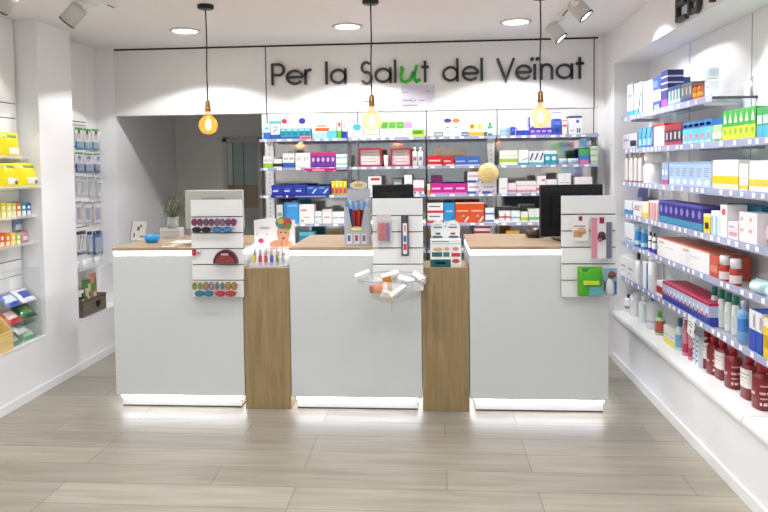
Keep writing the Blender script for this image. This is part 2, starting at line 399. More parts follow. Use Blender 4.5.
pillar(-.079, .224, 'oak veneer pillar unit between the middle and right counters')
s = MB(); s.box(-1.25, -.957, 4.56, 4.69, .9425, 1.027, WHITE); s.box(-1.254, -.954, 4.54, 4.70, 1.027, 1.037, WHITE); tag(s.build('display_riser', bevel=.002), 'white riser box on the left oak pillar, under the sun care card', 'riser')
def slat_display(x0, x1, z0, z1, gr, label):
    s = slatboard('d', 'y', x0, x1, z0, z1, 4.322, .03, gr); o = s.build('slat_display_panel'); tag(o, label, 'display panel', 'white slat panels on the counters'); return o
dg = lambda top: [top-.155-.105*k for k in range(6)]
slat_display(-1.587, -1.246, .757, 1.396, [1.285, 1.180, 1.076, .971, .867], 'white slat display panel holding sunglasses, on the left counter')
slat_display(-.392, -.068, .80, 1.395, [1.285, 1.180, 1.076, .971, .867], 'white slat display panel above the glass bowl, on the middle counter')
slat_display(.806, 1.142, .76, 1.402, [1.285, 1.180, 1.076, .971, .867], 'white slat display panel with hanging packs, on the right counter')

# ================================================================== SIGN LETTERS
def arc(cx, cz, r, a0, a1, n=14, ry=None):
    ry = ry or r
    return [(cx+r*math.cos(math.radians(a0+(a1-a0)*i/n)), cz+ry*math.sin(math.radians(a0+(a1-a0)*i/n))) for i in range(n+1)]
def glyph(ch):
    """strokes in units of x-height"""
    R = .42
    if ch in 'a': return [arc(R, .5, R, 0, 360, 24), [(2*R, 1), (2*R, 0)]], 2*R
    if ch == 'd': return [arc(R, .5, R, 0, 360, 24), [(2*R, 1.48), (2*R, 0)]], 2*R
    if ch == 'e': return [arc(R, .5, R, 0, 325, 24), [(0.02, .5), (2*R, .5)]], 2*R
    if ch == 'l': return [[(0, 1.48), (0, 0)]], 0
    if ch == 'n': return [[(0, 1), (0, 0)], arc(.34, .62, .34, 180, 0, 12) + [(.68, 0)]], .68
    if ch == 'r': return [[(0, 1), (0, 0)], arc(.36, .60, .36, 180, 70, 8)], .45
    if ch == 't': return [[(.24, 1.38), (.24, 0)], [(0, .98), (.5, .98)]], .5
    if ch == 'V': return [[(0, 1.42), (.5, .02), (1.0, 1.42)]], 1.0
    if ch == 'P': return [[(0, 1.42), (0, 0)], [(0, 1.36)] + arc(.42, 1.01, .35, 90, -90, 12) + [(0, .66)]], .77
    if ch == 'S': return [arc(.36, 1.03, .33, 40, 250, 12) + arc(.38, .37, .37, 75, -150, 14)], .75
    if ch == 's': return [arc(.25, .74, .22, 40, 250, 10) + arc(.26, .27, .25, 75, -150, 10)], .5
    if ch == 'E': return [[(0, 1.42), (0, 0)], [(0, 1.36), (.6, 1.36)], [(0, .72), (.55, .72)], [(0, .05), (.6, .05)]], .6
    if ch == 'i2': return [[(0, 1), (0, 0)], arc(-.17, 1.32, .04, 0, 360, 10), arc(.17, 1.32, .04, 0, 360, 10)], 0
    if ch == 'u': return [[(.12, 1.05), (.2, .9), (.10, .4), (.16, .1), (.36, .02), (.6, .2), (.82, .7)], [(.98, 1.12), (.86, .6), (.84, .22), (.95, .05), (1.18, .2)]], 1.2
def strokes(mb, ss, x0, z0, sc, wd, y0, y1, m_, sx=1, M=None):
    for st in ss:
        P = [Vector((x0+p[0]*sc*sx, z0+p[1]*sc)) for p in st]; closed = (P[0]-P[-1]).length < 1e-4
        if closed: P = P[:-1]
        n = len(P); Lp = []; Rp = []
        for i in range(n):
            if closed: a, b_ = P[i-1], P[(i+1) % n]
            else: a, b_ = P[max(i-1, 0)], P[min(i+1, n-1)]
            t = (b_-a).normalized(); nn = Vector((-t.y, t.x))
            if not closed and 0 < i < n-1:
                t1 = (P[i]-a).normalized(); k = 1/max(.35, abs(nn.dot(Vector((-t1.y, t1.x)))))
            else: k = 1
            Lp.append(P[i]+nn*wd/2*k); Rp.append(P[i]-nn*wd/2*k)
        rng = range(n) if closed else range(n-1)
        T = (lambda p: M @ Vector(p)) if M is not None else (lambda p: Vector(p))
        for i in rng:
            j = (i+1) % n
            a, b_, c, d_ = Lp[i], Lp[j], Rp[j], Rp[i]
            mb.face([T((q.x, y0, q.y)) for q in (a, b_, c, d_)], m_); mb.face([T((q.x, y1, q.y)) for q in (d_, c, b_, a)], m_)
            mb.face([T(p) for p in ((a.x, y0, a.y), (a.x, y1, a.y), (b_.x, y1, b_.y), (b_.x, y0, b_.y))], m_)
            mb.face([T(p) for p in ((d_.x, y1, d_.y), (d_.x, y0, d_.y), (c.x, y0, c.y), (c.x, y1, c.y))], m_)
        if not closed:
            for i in (0, n-1):
                a, d_ = Lp[i], Rp[i]; mb.face([T(p) for p in ((a.x, y0, a.y), (d_.x, y0, d_.y), (d_.x, y1, d_.y), (a.x, y1, a.y))], m_)
sg = empty('wall_sign', (0, YH, 2.320), 0, 'raised dark grey sign reading Per la Salut del Veïnat with a green u', 'sign')
LT = [('P', 272.5, 284), ('e', 287, 302.5), ('r', 305.5, 311), ('l', 326.6, 327), ('a', 331, 345.5), ('S', 361.5, 371.5), ('a', 375.5, 390.5), ('l', 395.2, 396), ('u', 399, 421),
      ('t', 421.5, 429), ('d', 443.5, 457.5), ('e', 463, 478), ('l', 481.8, 482), ('V', 497.5, 514), ('e', 516.5, 531), ('i2', 534.8, 535), ('n', 541.5, 552), ('a', 557, 572), ('t', 576, 584)]
for ch, a, b_ in LT:
    xa, xb = onY(a, 80, YH-.02).x, onY(b_, 80, YH-.02).x; g, w = glyph(ch); s = MB(); mm = GREEN if ch == 'u' else LETTER
    strokes(s, g, xa, 0, .132, .025 if ch == 'u' else .021, -.028, -.004, mm, ((xb-xa)/(w*.132)) if w > .1 else 1)
    s.build('letter', sg, 'green brush-style letter u' if ch == 'u' else None)
rs = empty('wall_sign', (XR, 4.13, 2.425), -PI/2, 'raised dark grey letters Els P on the bulkhead above the right wall shelves', 'sign')
for ch, off, sx in (('E', .012, 1.7), ('l', .20, 1), ('s', .235, 1.35), ('P', .50, 1.3)):
    s = MB(); g, w = glyph(ch); strokes(s, g, off, 0, .132, .026, -.03, -.002, LETTER, sx); s.build('letter', rs)
# opening-hours print under the sign
o = empty('vinyl_notice', (onY(421, 96, YH).x, YH, 2.11), 0, 'small pale vinyl notice with tiny symbols under the letter t of the sign', 'notice')
s = MB(); s.box(-.17, .12, -.0006, 0, -.02, .19, mat('#CFC9DC', .4))
g_ = mat('#8B8794')
for x, z, w_, h_ in ((-.155, .05, .01, .02), (-.14, .052, .06, .012), (-.055, .05, .012, .012), (-.02, .052, .05, .008), (-.16, .012, .13, .008), (.035, .055, .012, .008), (.045, .13, .03, .008), (-.16, .125, .05, .006)):
    s.box(x, x+w_, -.0012, -.0006, z, z+h_, g_)
for x, z in ((-.085, .045), (.06, .045)):
    s.box(x, x+.028, -.0012, -.0006, z, z+.004, g_); s.box(x, x+.028, -.0012, -.0006, z+.024, z+.028, g_); s.box(x, x+.004, -.0012, -.0006, z, z+.028, g_); s.box(x+.024, x+.028, -.0012, -.0006, z, z+.028, g_)
s.build('printed_sheet', o)

# ================================================================== CEILING LIGHTS
dl0 = None
def downlight(x, y, lab):
    global dl0
    if dl0 is None:
        o = empty('ceiling_downlight', (0, 0, 0)); s = MB(); s.lathe([(.095, 0), (.118, 0), (.12, -.008), (.096, -.012), (.095, 0)], mat('#D6D3D1', .3), n=28, caps=False); s.build('rim', o)
        s = MB(); s.lathe([(.0, -.003), (.096, -.003)], mat('#FFFFFF', .5, emit=14), n=28, caps=False); s.build('diffuser', o, 'glowing white diffuser disc'); dl0 = o
    else: o = copy_tree(dl0)
    o.location = (x, y, ZC); tag(o, lab, 'ceiling light', 'round recessed downlights')
    return o
def lamp(kind, name, loc, power, **k):
    l = bpy.data.lights.new(name, kind); l.energy = power; o = bpy.data.objects.new(name, l); COL.objects.link(o); o.location = loc
    l.color = k.get('color', (.985, .99, 1))
    if kind == 'SPOT': l.spot_size = math.radians(k.get('size', 140)); l.spot_blend = k.get('blend', .12); l.shadow_soft_size = k.get('soft', .06)
    elif kind == 'POINT': l.shadow_soft_size = k.get('soft', .03)
    if 'dir' in k: o.rotation_euler = Vector(k['dir']).to_track_quat('-Z', 'Y').to_euler()
    return o
P_DL = 43
for i, (x, n_) in enumerate(((-1.92, 'leftmost round recessed downlight, above the left counter'), (-.645, 'middle round recessed downlight, above the sign word la'), (.631, 'rightmost round recessed downlight, above the word del'))):
    downlight(x, 5.20, n_); lamp('SPOT', 'downlight_lamp', (x, 5.20, ZC-.02), P_DL*1.45, size=129, blend=.08, dir=(0, 0, -1))
for y in (3.4, 1.6, -.2, -1.8):
    for j, x in enumerate((-1.92, -.645, .631)):
        if y > 3: downlight(x, y, 'round recessed downlight over the customer floor, %s of its row' % ('left', 'middle', 'right')[j])
        lamp('SPOT', 'downlight_lamp', (x, y, ZC-.02), P_DL*1.0, size=131, blend=.08, dir=(0, 0, -1))
def track(x, y0, y1, lab):
    s = MB(); s.box(x-.017, x+.017, y0, y1, ZC-.022, ZC-.0005, WHITE); s.box(x-.006, x+.006, y0+.01, y1-.01, ZC-.0235, ZC-.022, DARK); o = s.build('lighting_track'); tag(o, lab, 'lighting track'); return o
track(-2.07, 1.0, 4.34, 'white ceiling track above the left wall shelves'); track(.93, 1.0, 5.36, 'white ceiling track on the right, above the counters')
def spot(head, tx, direc, lab, power=14, L=.14, R=.054, size=75):
    tx_, ty_ = tx; o = empty('track_spotlight', (tx_, ty_, ZC-.023), 0, lab, 'spotlight', 'white track spotlights'); d_ = Vector(direc).normalized(); h0 = Vector(head)-Vector((tx_, ty_, ZC-.023))
    q = d_.to_track_quat('Z', 'Y').to_matrix().to_4x4(); M = Matrix.Translation(h0) @ q
    s = MB(); s.lathe([(R*.55, -L/2), (R*.97, -L/2+.012), (R, -L/2+.02), (R, L/2), (R*.88, L/2), (R*.86, L/2-.012)], mat('#C9CAC4', .4), M=M, n=22, caps=False); s.lathe([(0, -L/2), (R*.55, -L/2)], mat('#C9CAC4', .4), M=M, n=22, caps=False); s.build('lamp_head', o)
    s = MB(); s.lathe([(R*.87, L/2-.004), (R*1.005, L/2-.004), (R*1.005, L/2+.004), (R*.87, L/2+.004)], DARK, M=M, n=22, caps=False); s.build('front_ring', o, 'dark ring at the mouth')
    s = MB(); s.lathe([(0, L/2-.01), (R*.86, L/2-.01)], mat('#FFFFFF', .5, emit=9), M=M, n=22, caps=False); s.build('bulb_face', o)
    s = MB(); s.box(-.02, .02, -.05, .05, -.02, 0, WHITE); back = M @ Vector((0, 0, -L/4)); s.tube([(0, 0, -.02), (back.x*.3, back.y*.3, back.z*.5-.01), tuple(back)], .009, WHITE); s.build('bracket', o)
    p = Vector(head)+d_*(L/2+.02); lamp('SPOT', 'spotlight_lamp', p, power, size=size, blend=.3, soft=.04, dir=direc)
spot(onY(74, 14, 4.2), (-2.07, 4.15), (-.75, -.05, -.8), 'white track spotlight turned towards the left wall')
spot(onY(555, 32, 5.05), (.93, 5.0), (.62, -.22, -.75), 'white track spotlight nearer the sign, second from the camera', 30)
spot(onY(579, 9, 4.6), (.93, 4.55), (.62, -.22, -.75), 'larger-looking white track spotlight at right, nearest the camera', 30)
for y in (3.4, 2.2):
    spot((-2.2, y, 2.5), (-2.07, y), (-.75, 0, -.8), 'white track spotlight %s on the left track' % ('third' if y < 3 else 'second'), 14)
    spot((1.03, y, 2.52), (.93, y), (.62, 0, -.75), 'white track spotlight %s on the right track' % ('fourth' if y < 3 else 'third'), 30)

# pendants
AMB = mat('#EE9838', .03, 0, 0, 0, .34); FIL = mat('#FFC36B', .5, emit=26)
def pendant(x, y, zb, r, lab, knob):
    o = empty('pendant_lamp', (x, y, ZC), 0, lab, 'pendant lamp', 'bare bulb pendants over the counters'); zb -= ZC
    s = MB(); s.lathe([(.052, -.0005), (.054, -.006), (.054, -.022), (.046, -.028), (.006, -.030)], BLACK, n=24); s.build('canopy', o)
    zs = zb+r*1.95; s = MB(); s.tube([(0, 0, -.028), (.003, 0, zs*.35), (-.002, 0, zs*.6), (0, 0, zs+.03)], .0045, BLACK); s.build('cord', o)
    s = MB(); s.lathe([(.006, .045), (.012, .038), (.0165, .03), (.017, -.012), (.0185, -.015), (.0185, -.03), (.015, -.034)], BRASS, (0, 0, zs), n=18)
    if knob: s.tube([(-.016, 0, zs), (-.036, 0, zs)], .0025, BRASS); s.lathe([(.006, -.003), (.006, .003)], BRASS, (-.038, 0, zs), 8)
    s.build('socket', o)
    s = MB(); pr = []
    for k in range(0, 15):
        t = PI*k/14*.86; pr.append((max(r*math.sin(t), .0005), zb-r*math.cos(t)))
    pr += [(r*.30, zb+r*1.15), (.015, zb+r*1.42), (.014, zs-.03)]
    s.lathe(pr, AMB, n=24, caps=False); bo = s.build('glass_bulb', o, 'amber glass globe bulb')
    s = MB()
    for k in range(6):
        a = PI*k/3; s.tube([(.010*math.cos(a), .010*math.sin(a), zb+r*.55), (.016*math.cos(a), .016*math.sin(a), zb), (.010*math.cos(a), .010*math.sin(a), zb-r*.5)], .0022, FIL, 5)
    s.lathe([(.003, zb+r*.5), (.003, zs-.03)], mat('#D8C9A8', .3), n=8); s.build('filament', bo)
    lamp('POINT', 'bulb_lamp', (x, y, zb+ZC), 2.2, color=(1, .62, .25), soft=.03)
for (px, py, rr, kn, lb) in ((208.3, 125, .062, False, 'bare amber globe pendant over the left counter, hung before the grey alcove'), (372, 121, .066, True, 'bare amber globe pendant over the middle counter, below the sign letter S'), (540.5, 117.5, .066, False, 'bare amber globe pendant over the right counter, below the sign letters ïn')):
    p = onY(px, py, 4.42); pendant(p.x, 4.42, p.z, rr, lb, kn)

# ================================================================== BACK SHELVING
YS0, YS1 = 5.62, 5.93
ZB = {1: 1.842, 2: 1.600, 3: 1.367, 4: 1.127, 5: .90}
MIRR = mat('#BDBDBA', .08, 1)
for x0, x1, nm in ((-1.46, -.662, 'left'), (-.654, -.062, 'centre left'), (-.054, .545, 'centre right'), (.553, 1.395, 'right')):
    s = MB(); s.box(x0, x1, 5.97, 5.976, .3, 1.858, MIRR); s.box(x0, x1, 5.976, 5.995, .3, 1.858, mat('#777777')); o = s.build('mirror_panel'); tag(o, 'grey mirror panel behind the back wall shelves, %s bay' % nm, 'mirror', 'mirrors behind the back shelves')
def upright(px, w, lab, m_=WHITE, y=5.94):
    x = onY(px, 160, y).x; s = MB(); s.box(x-w/2, x+w/2, y, y+.028, .3, 1.858, m_)
    for k in range(40): s.box(x-.003, x+.003, y-.0006, y, .35+k*.037, .365+k*.037, GROOVE)
    tag(s.build('shelf_upright'), lab, 'shelf upright')
upright(269.5, .075, 'wide white upright at left end of the back shelves'); upright(349, .03, 'grey upright left of the pen display on the back wall', mat('#A9A9AE', .4, .5))
upright(491, .06, 'white upright behind the round yellow badge'); upright(426.5, .016, 'thin dark upright right of the middle monitor', mat('#4A4A50', .4))
upright(594, .02, 'thin grey upright at the right end of the back shelves', mat('#8A8A8E', .4))
SHN = {1: 'top', 2: 'second', 3: 'third', 4: 'fourth', 5: 'lowest'}
BAY = ((259.5, 347.5, 'left'), (348.5, 425.5, 'centre left'), (426.5, 496.5, 'centre right'), (497.5, 599, 'right'))
def bayname(px):
    for a, b_, n_ in BAY:
        if px <= b_: return n_
    return 'right'
def shelf(x0, x1, y0, y1, z, lab, tags=True, front='y', grp='glass shelves'):
    cx, cy = (x0+x1)/2, (y0+y1)/2; o = empty('glass_shelf', (cx, cy, z), 0, lab, 'shelf', grp); hx, hy = (x1-x0)/2, (y1-y0)/2
    s = MB(); s.box(-hx, hx, -hy, hy, -.008, -.0005, GLASS); s.build('glass_board', o, bevel=.001)
    s = MB()
    if front == 'y': s.box(-hx, hx, -hy-.004, -hy-.0005, -.022, .001, RAIL)
    else: s.box(-hx-.004, -hx-.0005, -hy, hy, -.022, .016, RAIL)
    s.build('price_rail', o, 'pale blue price rail'); 
    for k in (-.8, .8):
        s = MB()
        if front == 'y': s.box(hx*k-.006, hx*k+.006, -hy+.02, hy, -.022, -.0085, STEEL)
        else: s.box(-hx+.02, hx, hy*k-.006, hy*k+.006, -.03, -.0085, STEEL)
        s.build('bracket', o, 'metal bracket')
    if tags:
        L = (hx if front == 'y' else hy); t = -L+.05
        while t < L-.05:
            s = MB()
            if front == 'y': s.box(t-.019, t+.019, -hy-.0055, -hy-.004, -.019, -.002, LIPW)
            else: s.box(-hx-.0055, -hx-.004, t-.016, t+.016, -.014, .009, LIPW)
            s.build('price_tag', o); t += random.choice((.075, .09, .12, .16))
    return o
for r_ in (1, 2, 3, 4, 5):
    for a, b_, n_ in BAY:
        xa, xb = onY(a, 170, YS0).x, onY(b_, 170, YS0).x
        if n_ == 'right': xb = min(xb, 1.392)
        shelf(xa+.002, xb-.002, YS0, YS1, ZB[r_], 'glass shelf on the back wall, %s row, %s bay' % (SHN[r_], n_), r_ < 5)
def B(row, a, b_, top, kind, body, ps, desc, cat='box', n=1, depth=.10, dy=0, z=None, kw={}, stack=1, gap=.001, nm=None, jit=0, where=None):
    """goods on a back shelf between image columns a..b (measured at the shelf front)"""
    Y = YS0+.008+dy; zb = ZB[row] if z is None else z; xa, xb = onY(a, 170, Y).x, onY(b_, 170, Y).x
    h = onY((a+b_)/2, top, Y).z - zb; h = max(h, .02)/stack - (.0012 if stack > 1 else 0); w = (xb-xa)/n-gap*2; kw = dict(kw)
    if nm: kw['name'] = nm
    spots = [(xa+(xb-xa)*(i+.5)/n, Y, zb+j*(h+.0012)) for j in range(stack) for i in range(n)]
    if kind in ('bot', 'jar', 'tube'): depth = min(depth, w)
    wh = where or ('back wall, %s shelf, %s bay' % (SHN[row], bayname((a+b_)/2)))
    if stack > 1:
        f = None
        for j in range(stack):
            f = place_run(spots[j*n:(j+1)*n], kind, (w, depth, h), body, ps, kw, ('upper ' if j == stack-1 else 'lower ' if j == 0 else ('middle ' if stack == 3 else ORD[stack-j] + ' from top '))+desc, cat, wh, 0)
        return
    place_run(spots, kind, (w, depth, h), body, ps, kw, desc, cat, wh, 0, jitter=jit)
W = '#F4F4F5'
# ---- top row
B(1, 264, 271, 124, 'box', W, [(0, 0, 1, .45, '#2E6FBE', 'w'), (.15, .6, .85, .8, '#7FC6D6')], 'small blue-footed white medicine box')
B(1, 271.5, 280.5, 124, 'box', W, [(0, 0, 1, .3, '#2B5FB4', 'w'), (.1, .45, .9, .7, '#69B9CF', 'd'), (.2, .75, .8, .85, '#9aa')], 'white box with blue swooshes')
B(1, 270, 282, 116.5, 'box', '#BFE0DE', [(0, .2, 1, .8, '#4FAFB2', 'w'), (.1, .3, .8, .6, '#E6F3F3')], 'teal and white carton behind the small boxes', dy=.12)
B(1, 281, 311, 128.5, 'box', '#37A9BD', [(0, .0, 1, .22, '#2B62B6', 'w'), (.15, .35, .85, .7, '#2C7F9C'), (.1, .8, .9, .92, '#D5EEF0')], 'teal boxes with blue base stripe', n=5)
B(1, 281, 312, 117.5, 'box', W, [(.04, .72, .22, .95, '#D7373C', 'e'), (.6, .70, .82, .98, '#3A3FA5', 'e'), (.26, .82, .56, .85, '#AAB')], 'wide white carton with a red and a purple roundel', dy=.12, depth=.12)
B(1, 313, 337, 121, 'box', '#F1F4F4', [(.6, 0, 1, .45, '#63C7D8'), (0, 0, .6, .3, '#A6DDE4'), (.12, .42, .7, .6, '#E8652B'), (.2, .68, .6, .75, '#E8652B')], 'white and aqua carton with an orange name band')
B(1, 337.8, 342, 118, 'box', '#EFF5EE', [(0, 0, 1, .38, '#5CB93B', 'w'), (.15, .55, .85, .8, '#E04545', 'e')], 'slim white and green carton with a red dot')
B(1, 343, 347, 115.5, 'box', W, [(0, 0, 1, .3, '#2D3DB5', 'w'), (.2, .45, .8, .9, '#8CC8E0', 't')], 'tall slim white box with blue foot')
B(1, 352, 363, 123.5, 'box', W, [(.1, .5, .9, .98, '#45AEE0', 'e'), (.1, .1, .5, .16, '#C66')], 'white pack with a sky blue oval')
B(1, 364.5, 380, 126, 'box', '#F3F1EF', [(.1, .2, .9, .3, '#E5B777'), (.1, .6, .7, .7, '#DDD')], 'plain cream-white carton behind the middle bulb')
B(1, 381, 404.5, 121.5, 'box', W, [(.04, .55, .96, .98, '#6CC93C', 'w'), (.15, .7, .85, .85, '#B6E694'), (.2, .25, .8, .32, '#BBB')], 'white boxes with bright green tops', n=3)
B(1, 405, 412, 122, 'box', W, [(.0, .6, 1, 1, '#EBA7DA', 'w'), (.2, .2, .8, .3, '#CCC')], 'white box with a pink top')
B(1, 412.5, 424.5, 129.5, 'box', '#8CCB1F', [(0, 0, 1, .35, '#C9E55A', 'w'), (.1, .45, .8, .8, '#4C9A21')], 'flat lime green box')
B(1, 434, 443.5, 132, 'box', '#8BA596', [(.1, .3, .9, .7, '#C9D6CE')], 'flat sage green box')
for a, c, q in ((444, '#6A4487', 'purple'), (452.5, '#EF8F55', 'orange')):
    B(1, a, a+8, 118, 'box', W, [(.02, .74, .98, .98, c, 'e'), (.35, .45, .65, .52, c, 'e'), (.2, .15, .8, .3, '#DADADA')], 'white box with %s oval top' % q)
B(1, 462, 468, 132, 'box', '#3A7CB0', [(.1, .3, .9, .6, '#BFD8E8')], 'tiny blue box')
B(1, 468.5, 484, 120.5, 'box', '#FBF7E6', [(0, 0, 1, .25, '#EDB545', 'w'), (.08, .45, .42, .8, '#F4C51F', 'e'), (.17, .55, .33, .7, '#9A6B1C', 'e'), (.6, .4, .85, .8, '#C5CF3C', 'e')], 'cream box with yellow flowers')
B(1, 484.5, 487.5, 132, 'box', '#33404F', [(.1, .3, .9, .6, '#889')], 'tiny dark box')
B(1, 488, 493, 122.5, 'bot', '#35B56A', [(0, .2, 1, .55, '#E9F5EE', 'w')], 'small green bottle with white label', 'bottle', kw={'cap': '#2FA35F'})
B(1, 500.5, 510, 124, 'bot', '#C7DEEF', [(0, .2, 1, .6, '#9CC4E4', 'w')], 'pale blue clear bottle', 'bottle', kw={'cap': '#EAF0F5'})
B(1, 511, 515.5, 127, 'box', '#2A3CB6', [(.1, .5, .9, .9, '#5D76DD', 't')], 'small royal blue carton')
B(1, 517, 529, 127, 'box', '#2F3FC4', [(0, .6, 1, 1, '#E5E8F6', 'w'), (.1, .1, .9, .45, '#4457DA', 'd')], 'blue and white cartons', n=2)
B(1, 530, 552.5, 128, 'box', '#5639B8', [(0, 0, 1, .25, '#8A5BD0', 'w'), (.15, .4, .85, .7, '#C6B4EC'), (.15, .8, .85, .92, '#3E28A0')], 'violet cartons', n=4)
B(1, 528.5, 534, 117, 'box', '#F2F2F8', [(0, .3, .3, 1, '#3A3BAE'), (.5, .3, 1, .5, '#6A5AC9')], 'tall white box with a purple edge', dy=.12)
B(1, 553, 561, 112.5, 'box', '#3A5BC4', [(0, .72, 1, .98, '#F3F4FA', 'w'), (.1, .45, .9, .6, '#6B8AE2'), (.2, .1, .8, .3, '#2A3FA0')], 'tall blue box with white top')
B(1, 562, 567.5, 120, 'box', W, [(.1, .55, .9, .68, '#D5484D'), (0, .9, 1, 1, '#E3A9A9')], 'narrow white box with a red name')
B(1, 568.5, 582, 116, 'box', '#F0F3F8', [(0, .9, 1, 1, '#27356B', 'w'), (.55, .62, .8, .8, '#2D62C0', 'e'), (.62, .1, .72, .35, '#555'), (.78, .1, .88, .35, '#555'), (.1, .2, .4, .26, '#AAB')], 'white box with navy top and small figures')
# ---- second row
B(2, 263.5, 273, 156.5, 'box', '#EFF2EA', [(0, 0, 1, .4, '#9AD43B', 'w'), (.2, .6, .8, .75, '#CCC')], 'white boxes with lime foot', n=2)
B(2, 273.5, 282, 159, 'box', '#E8E8EC', [(0, .15, 1, .5, '#33363F', 'w')], 'low white box with black stripe')
B(2, 283, 294.5, 153.5, 'box', W, [(0, 0, 1, .35, '#2C63B6', 'w'), (.2, .55, .5, .7, '#D98C96'), (.6, .6, .85, .7, '#333')], 'white boxes with blue foot', n=2)
B(2, 288, 295, 149, 'box', '#F3F1EF', [(.2, .75, .8, .9, '#D8D8D8')], 'tall white box standing behind', dy=.12)
B(2, 295.5, 310.5, 153, 'box', W, [(.2, .45, .3, .75, '#888'), (.5, .5, .7, .7, '#BBC'), (.1, .1, .9, .16, '#DDD')], 'plain white boxes', n=2)
B(2, 311, 335.5, 152.5, 'box', '#7C3AA8', [(0, .78, 1, 1, '#D62A7B', 'w'), (.22, .38, .78, .66, '#F3E6F4', 'e'), (.38, .45, .62, .6, '#B04A9E', 'e'), (0, 0, 1, .12, '#5930A0', 'w')], 'magenta and purple boxes with white rings', n=5)
B(2, 336, 347, 154, 'box', '#EDF3F2', [(0, .35, 1, .6, '#9FD0CB', 'w')], 'white and pale teal box', stack=2)
B(2, 358.5, 382, 148, 'frame', '#A8293B', [], 'red framed card imitating a mirror reflection', 'card', depth=.05, kw={'name': 'display_card'})  # built object stands in for a red frame reflected in the mirror
B(2, 383.5, 388.5, 155, 'tube', W, [], 'stubby white tube standing', 'tube', nm='squeeze_tube')
B(2, 390.5, 411.5, 148, 'frame', '#A8293B', [], 'second red framed card imitating a mirror reflection', 'card', depth=.05, kw={'name': 'display_card'})  # likewise a built stand-in for a mirror reflection
B(2, 412, 423.5, 147, 'bot', '#F2F2F4', [(.3, .3, .7, .5, '#8A8F98', 'n')], 'white bottles', 'bottle', n=2)
B(2, 427.5, 442, 156, 'box', '#D92B2B', [(.1, .45, .9, .62, '#F7DADA'), (0, 0, 1, .15, '#F0E4E4', 'w')], 'wide red box with white name')
B(2, 442.7, 454.3, 157, 'box', '#D22E2E', [(.1, .45, .7, .6, '#F7DADA'), (.3, 0, 1, .18, '#F2E8E8')], 'shorter red box')
B(2, 455, 480.5, 156.5, 'box', '#3F6BBE', [(.08, .42, .8, .55, '#BCD0F0'), (0, .0, 1, .1, '#E5ECF8', 'w')], 'cobalt blue boxes', n=2)
B(2, 434, 466.5, 148.5, 'box', '#ECE6C9', [(.02, .15, .98, .3, '#4B5B43'), (.04, .5, .9, .6, '#C7BE93')], 'long cream carton laid behind the red boxes', dy=.14)
B(2, 500, 518, 150.5, 'box', '#F5F6F0', [(0, .2, 1, .45, '#A8D63A', 'w'), (.2, .6, .8, .7, '#DDD')], 'white boxes with lime band', n=3)
B(2, 518.5, 528.5, 150, 'box', '#F1F5F6', [(.2, .3, 1, .45, '#6FC2C7', 'd'), (0, 0, 1, .15, '#3FA6C4', 'w')], 'white box with a teal streak')
B(2, 529, 544, 151, 'box', '#F1F4F7', [(.1, .35, .95, .85, '#27427E', 'd'), (0, 0, 1, .18, '#52B3C7', 'w')], 'white boxes with navy swoosh', n=3)
B(2, 544.5, 557, 150.5, 'box', '#2CA5B8', [(.15, .3, .85, .6, '#E1F2F4', 'e'), (0, .75, 1, 1, '#E8F3F4', 'w')], 'teal boxes with white oval', n=2)
B(2, 558, 579, 158.5, 'pouch', '#D6E3EE', [(.2, .3, .8, .7, '#A9C7E0')], 'low pale blue pouches', 'pouch', n=2, depth=.05)
B(2, 580.5, 589, 149, 'box', '#58B562', [(0, 0, 1, .3, '#D77BB7', 'w'), (0, .3, 1, .6, '#3D7CCB', 'w')], 'green, blue and pink striped box')
B(2, 590.5, 598, 146, 'box', '#DCEBD6', [(0, .3, 1, .6, '#A8CC9C', 'w')], 'pale green box', stack=3)
B(2, 583, 588, 148.2, 'box', '#2E58B5', [], 'small blue cap carton behind the striped box', dy=.13)
# ---- third row
B(3, 271, 305.5, 185, 'box', '#2637A2', [(.12, .35, .6, .5, '#C9D3F2'), (.2, .6, .7, .66, '#6C7DD2'), (.0, 0, 1, .1, '#16226F', 'w')], 'wide navy blue boxes', n=3)
B(3, 306, 329, 186, 'box', '#2450AE', [(.45, .2, .95, .7, '#D7E6F7', 'd'), (.1, .7, .6, .85, '#85A6E2')], 'blue boxes with white swoosh', n=2)
B(3, 330.5, 346.5, 181, 'pouch', '#E9C92C', [(.15, .1, .85, .5, '#D8496E'), (.2, .6, .8, .8, '#F6EFA0')], 'yellow and pink sweet packs', 'pack', n=4, depth=.04, jit=.12)
B(3, 368, 381, 176.5, 'box', '#F2F0F0', [(.2, .78, .9, .92, '#C93A3F'), (.1, .5, .9, .56, '#BBB'), (0, 0, 1, .12, '#D9D3D0', 'w')], 'white box with small red name')
B(3, 393, 402, 179, 'box', '#8B98AB', [(.1, .6, .9, .8, '#D2D8E0')], 'grey-blue box behind the middle monitor', dy=.05)
B(3, 404, 412, 175, 'box', W, [(.15, .5, .85, .56, '#999'), (.2, .2, .8, .3, '#CCD')], 'white upright box right of the middle monitor')
B(3, 413, 424, 180, 'box', '#F3ECEF', [(0, .2, 1, .45, '#D96A8B', 'w'), (.1, .05, .5, .18, '#8E4BA5')], 'white and pink box', n=2)
B(3, 427, 430, 184, 'box', '#F6E3C0', [(0, 0, 1, .4, '#E8A24A', 'w')], 'slim cream and orange box')
B(3, 430.5, 467, 183.5, 'box', '#C42496', [(.1, .45, .8, .6, '#F3CDE8'), (.0, 0, 1, .14, '#E77CC6', 'w')], 'magenta boxes', n=3)
B(3, 430.8, 442.6, 176, 'box', '#9A4C92', [(.1, .4, .9, .6, '#D4A5CF')], 'purple box standing behind the magenta boxes', dy=.12)
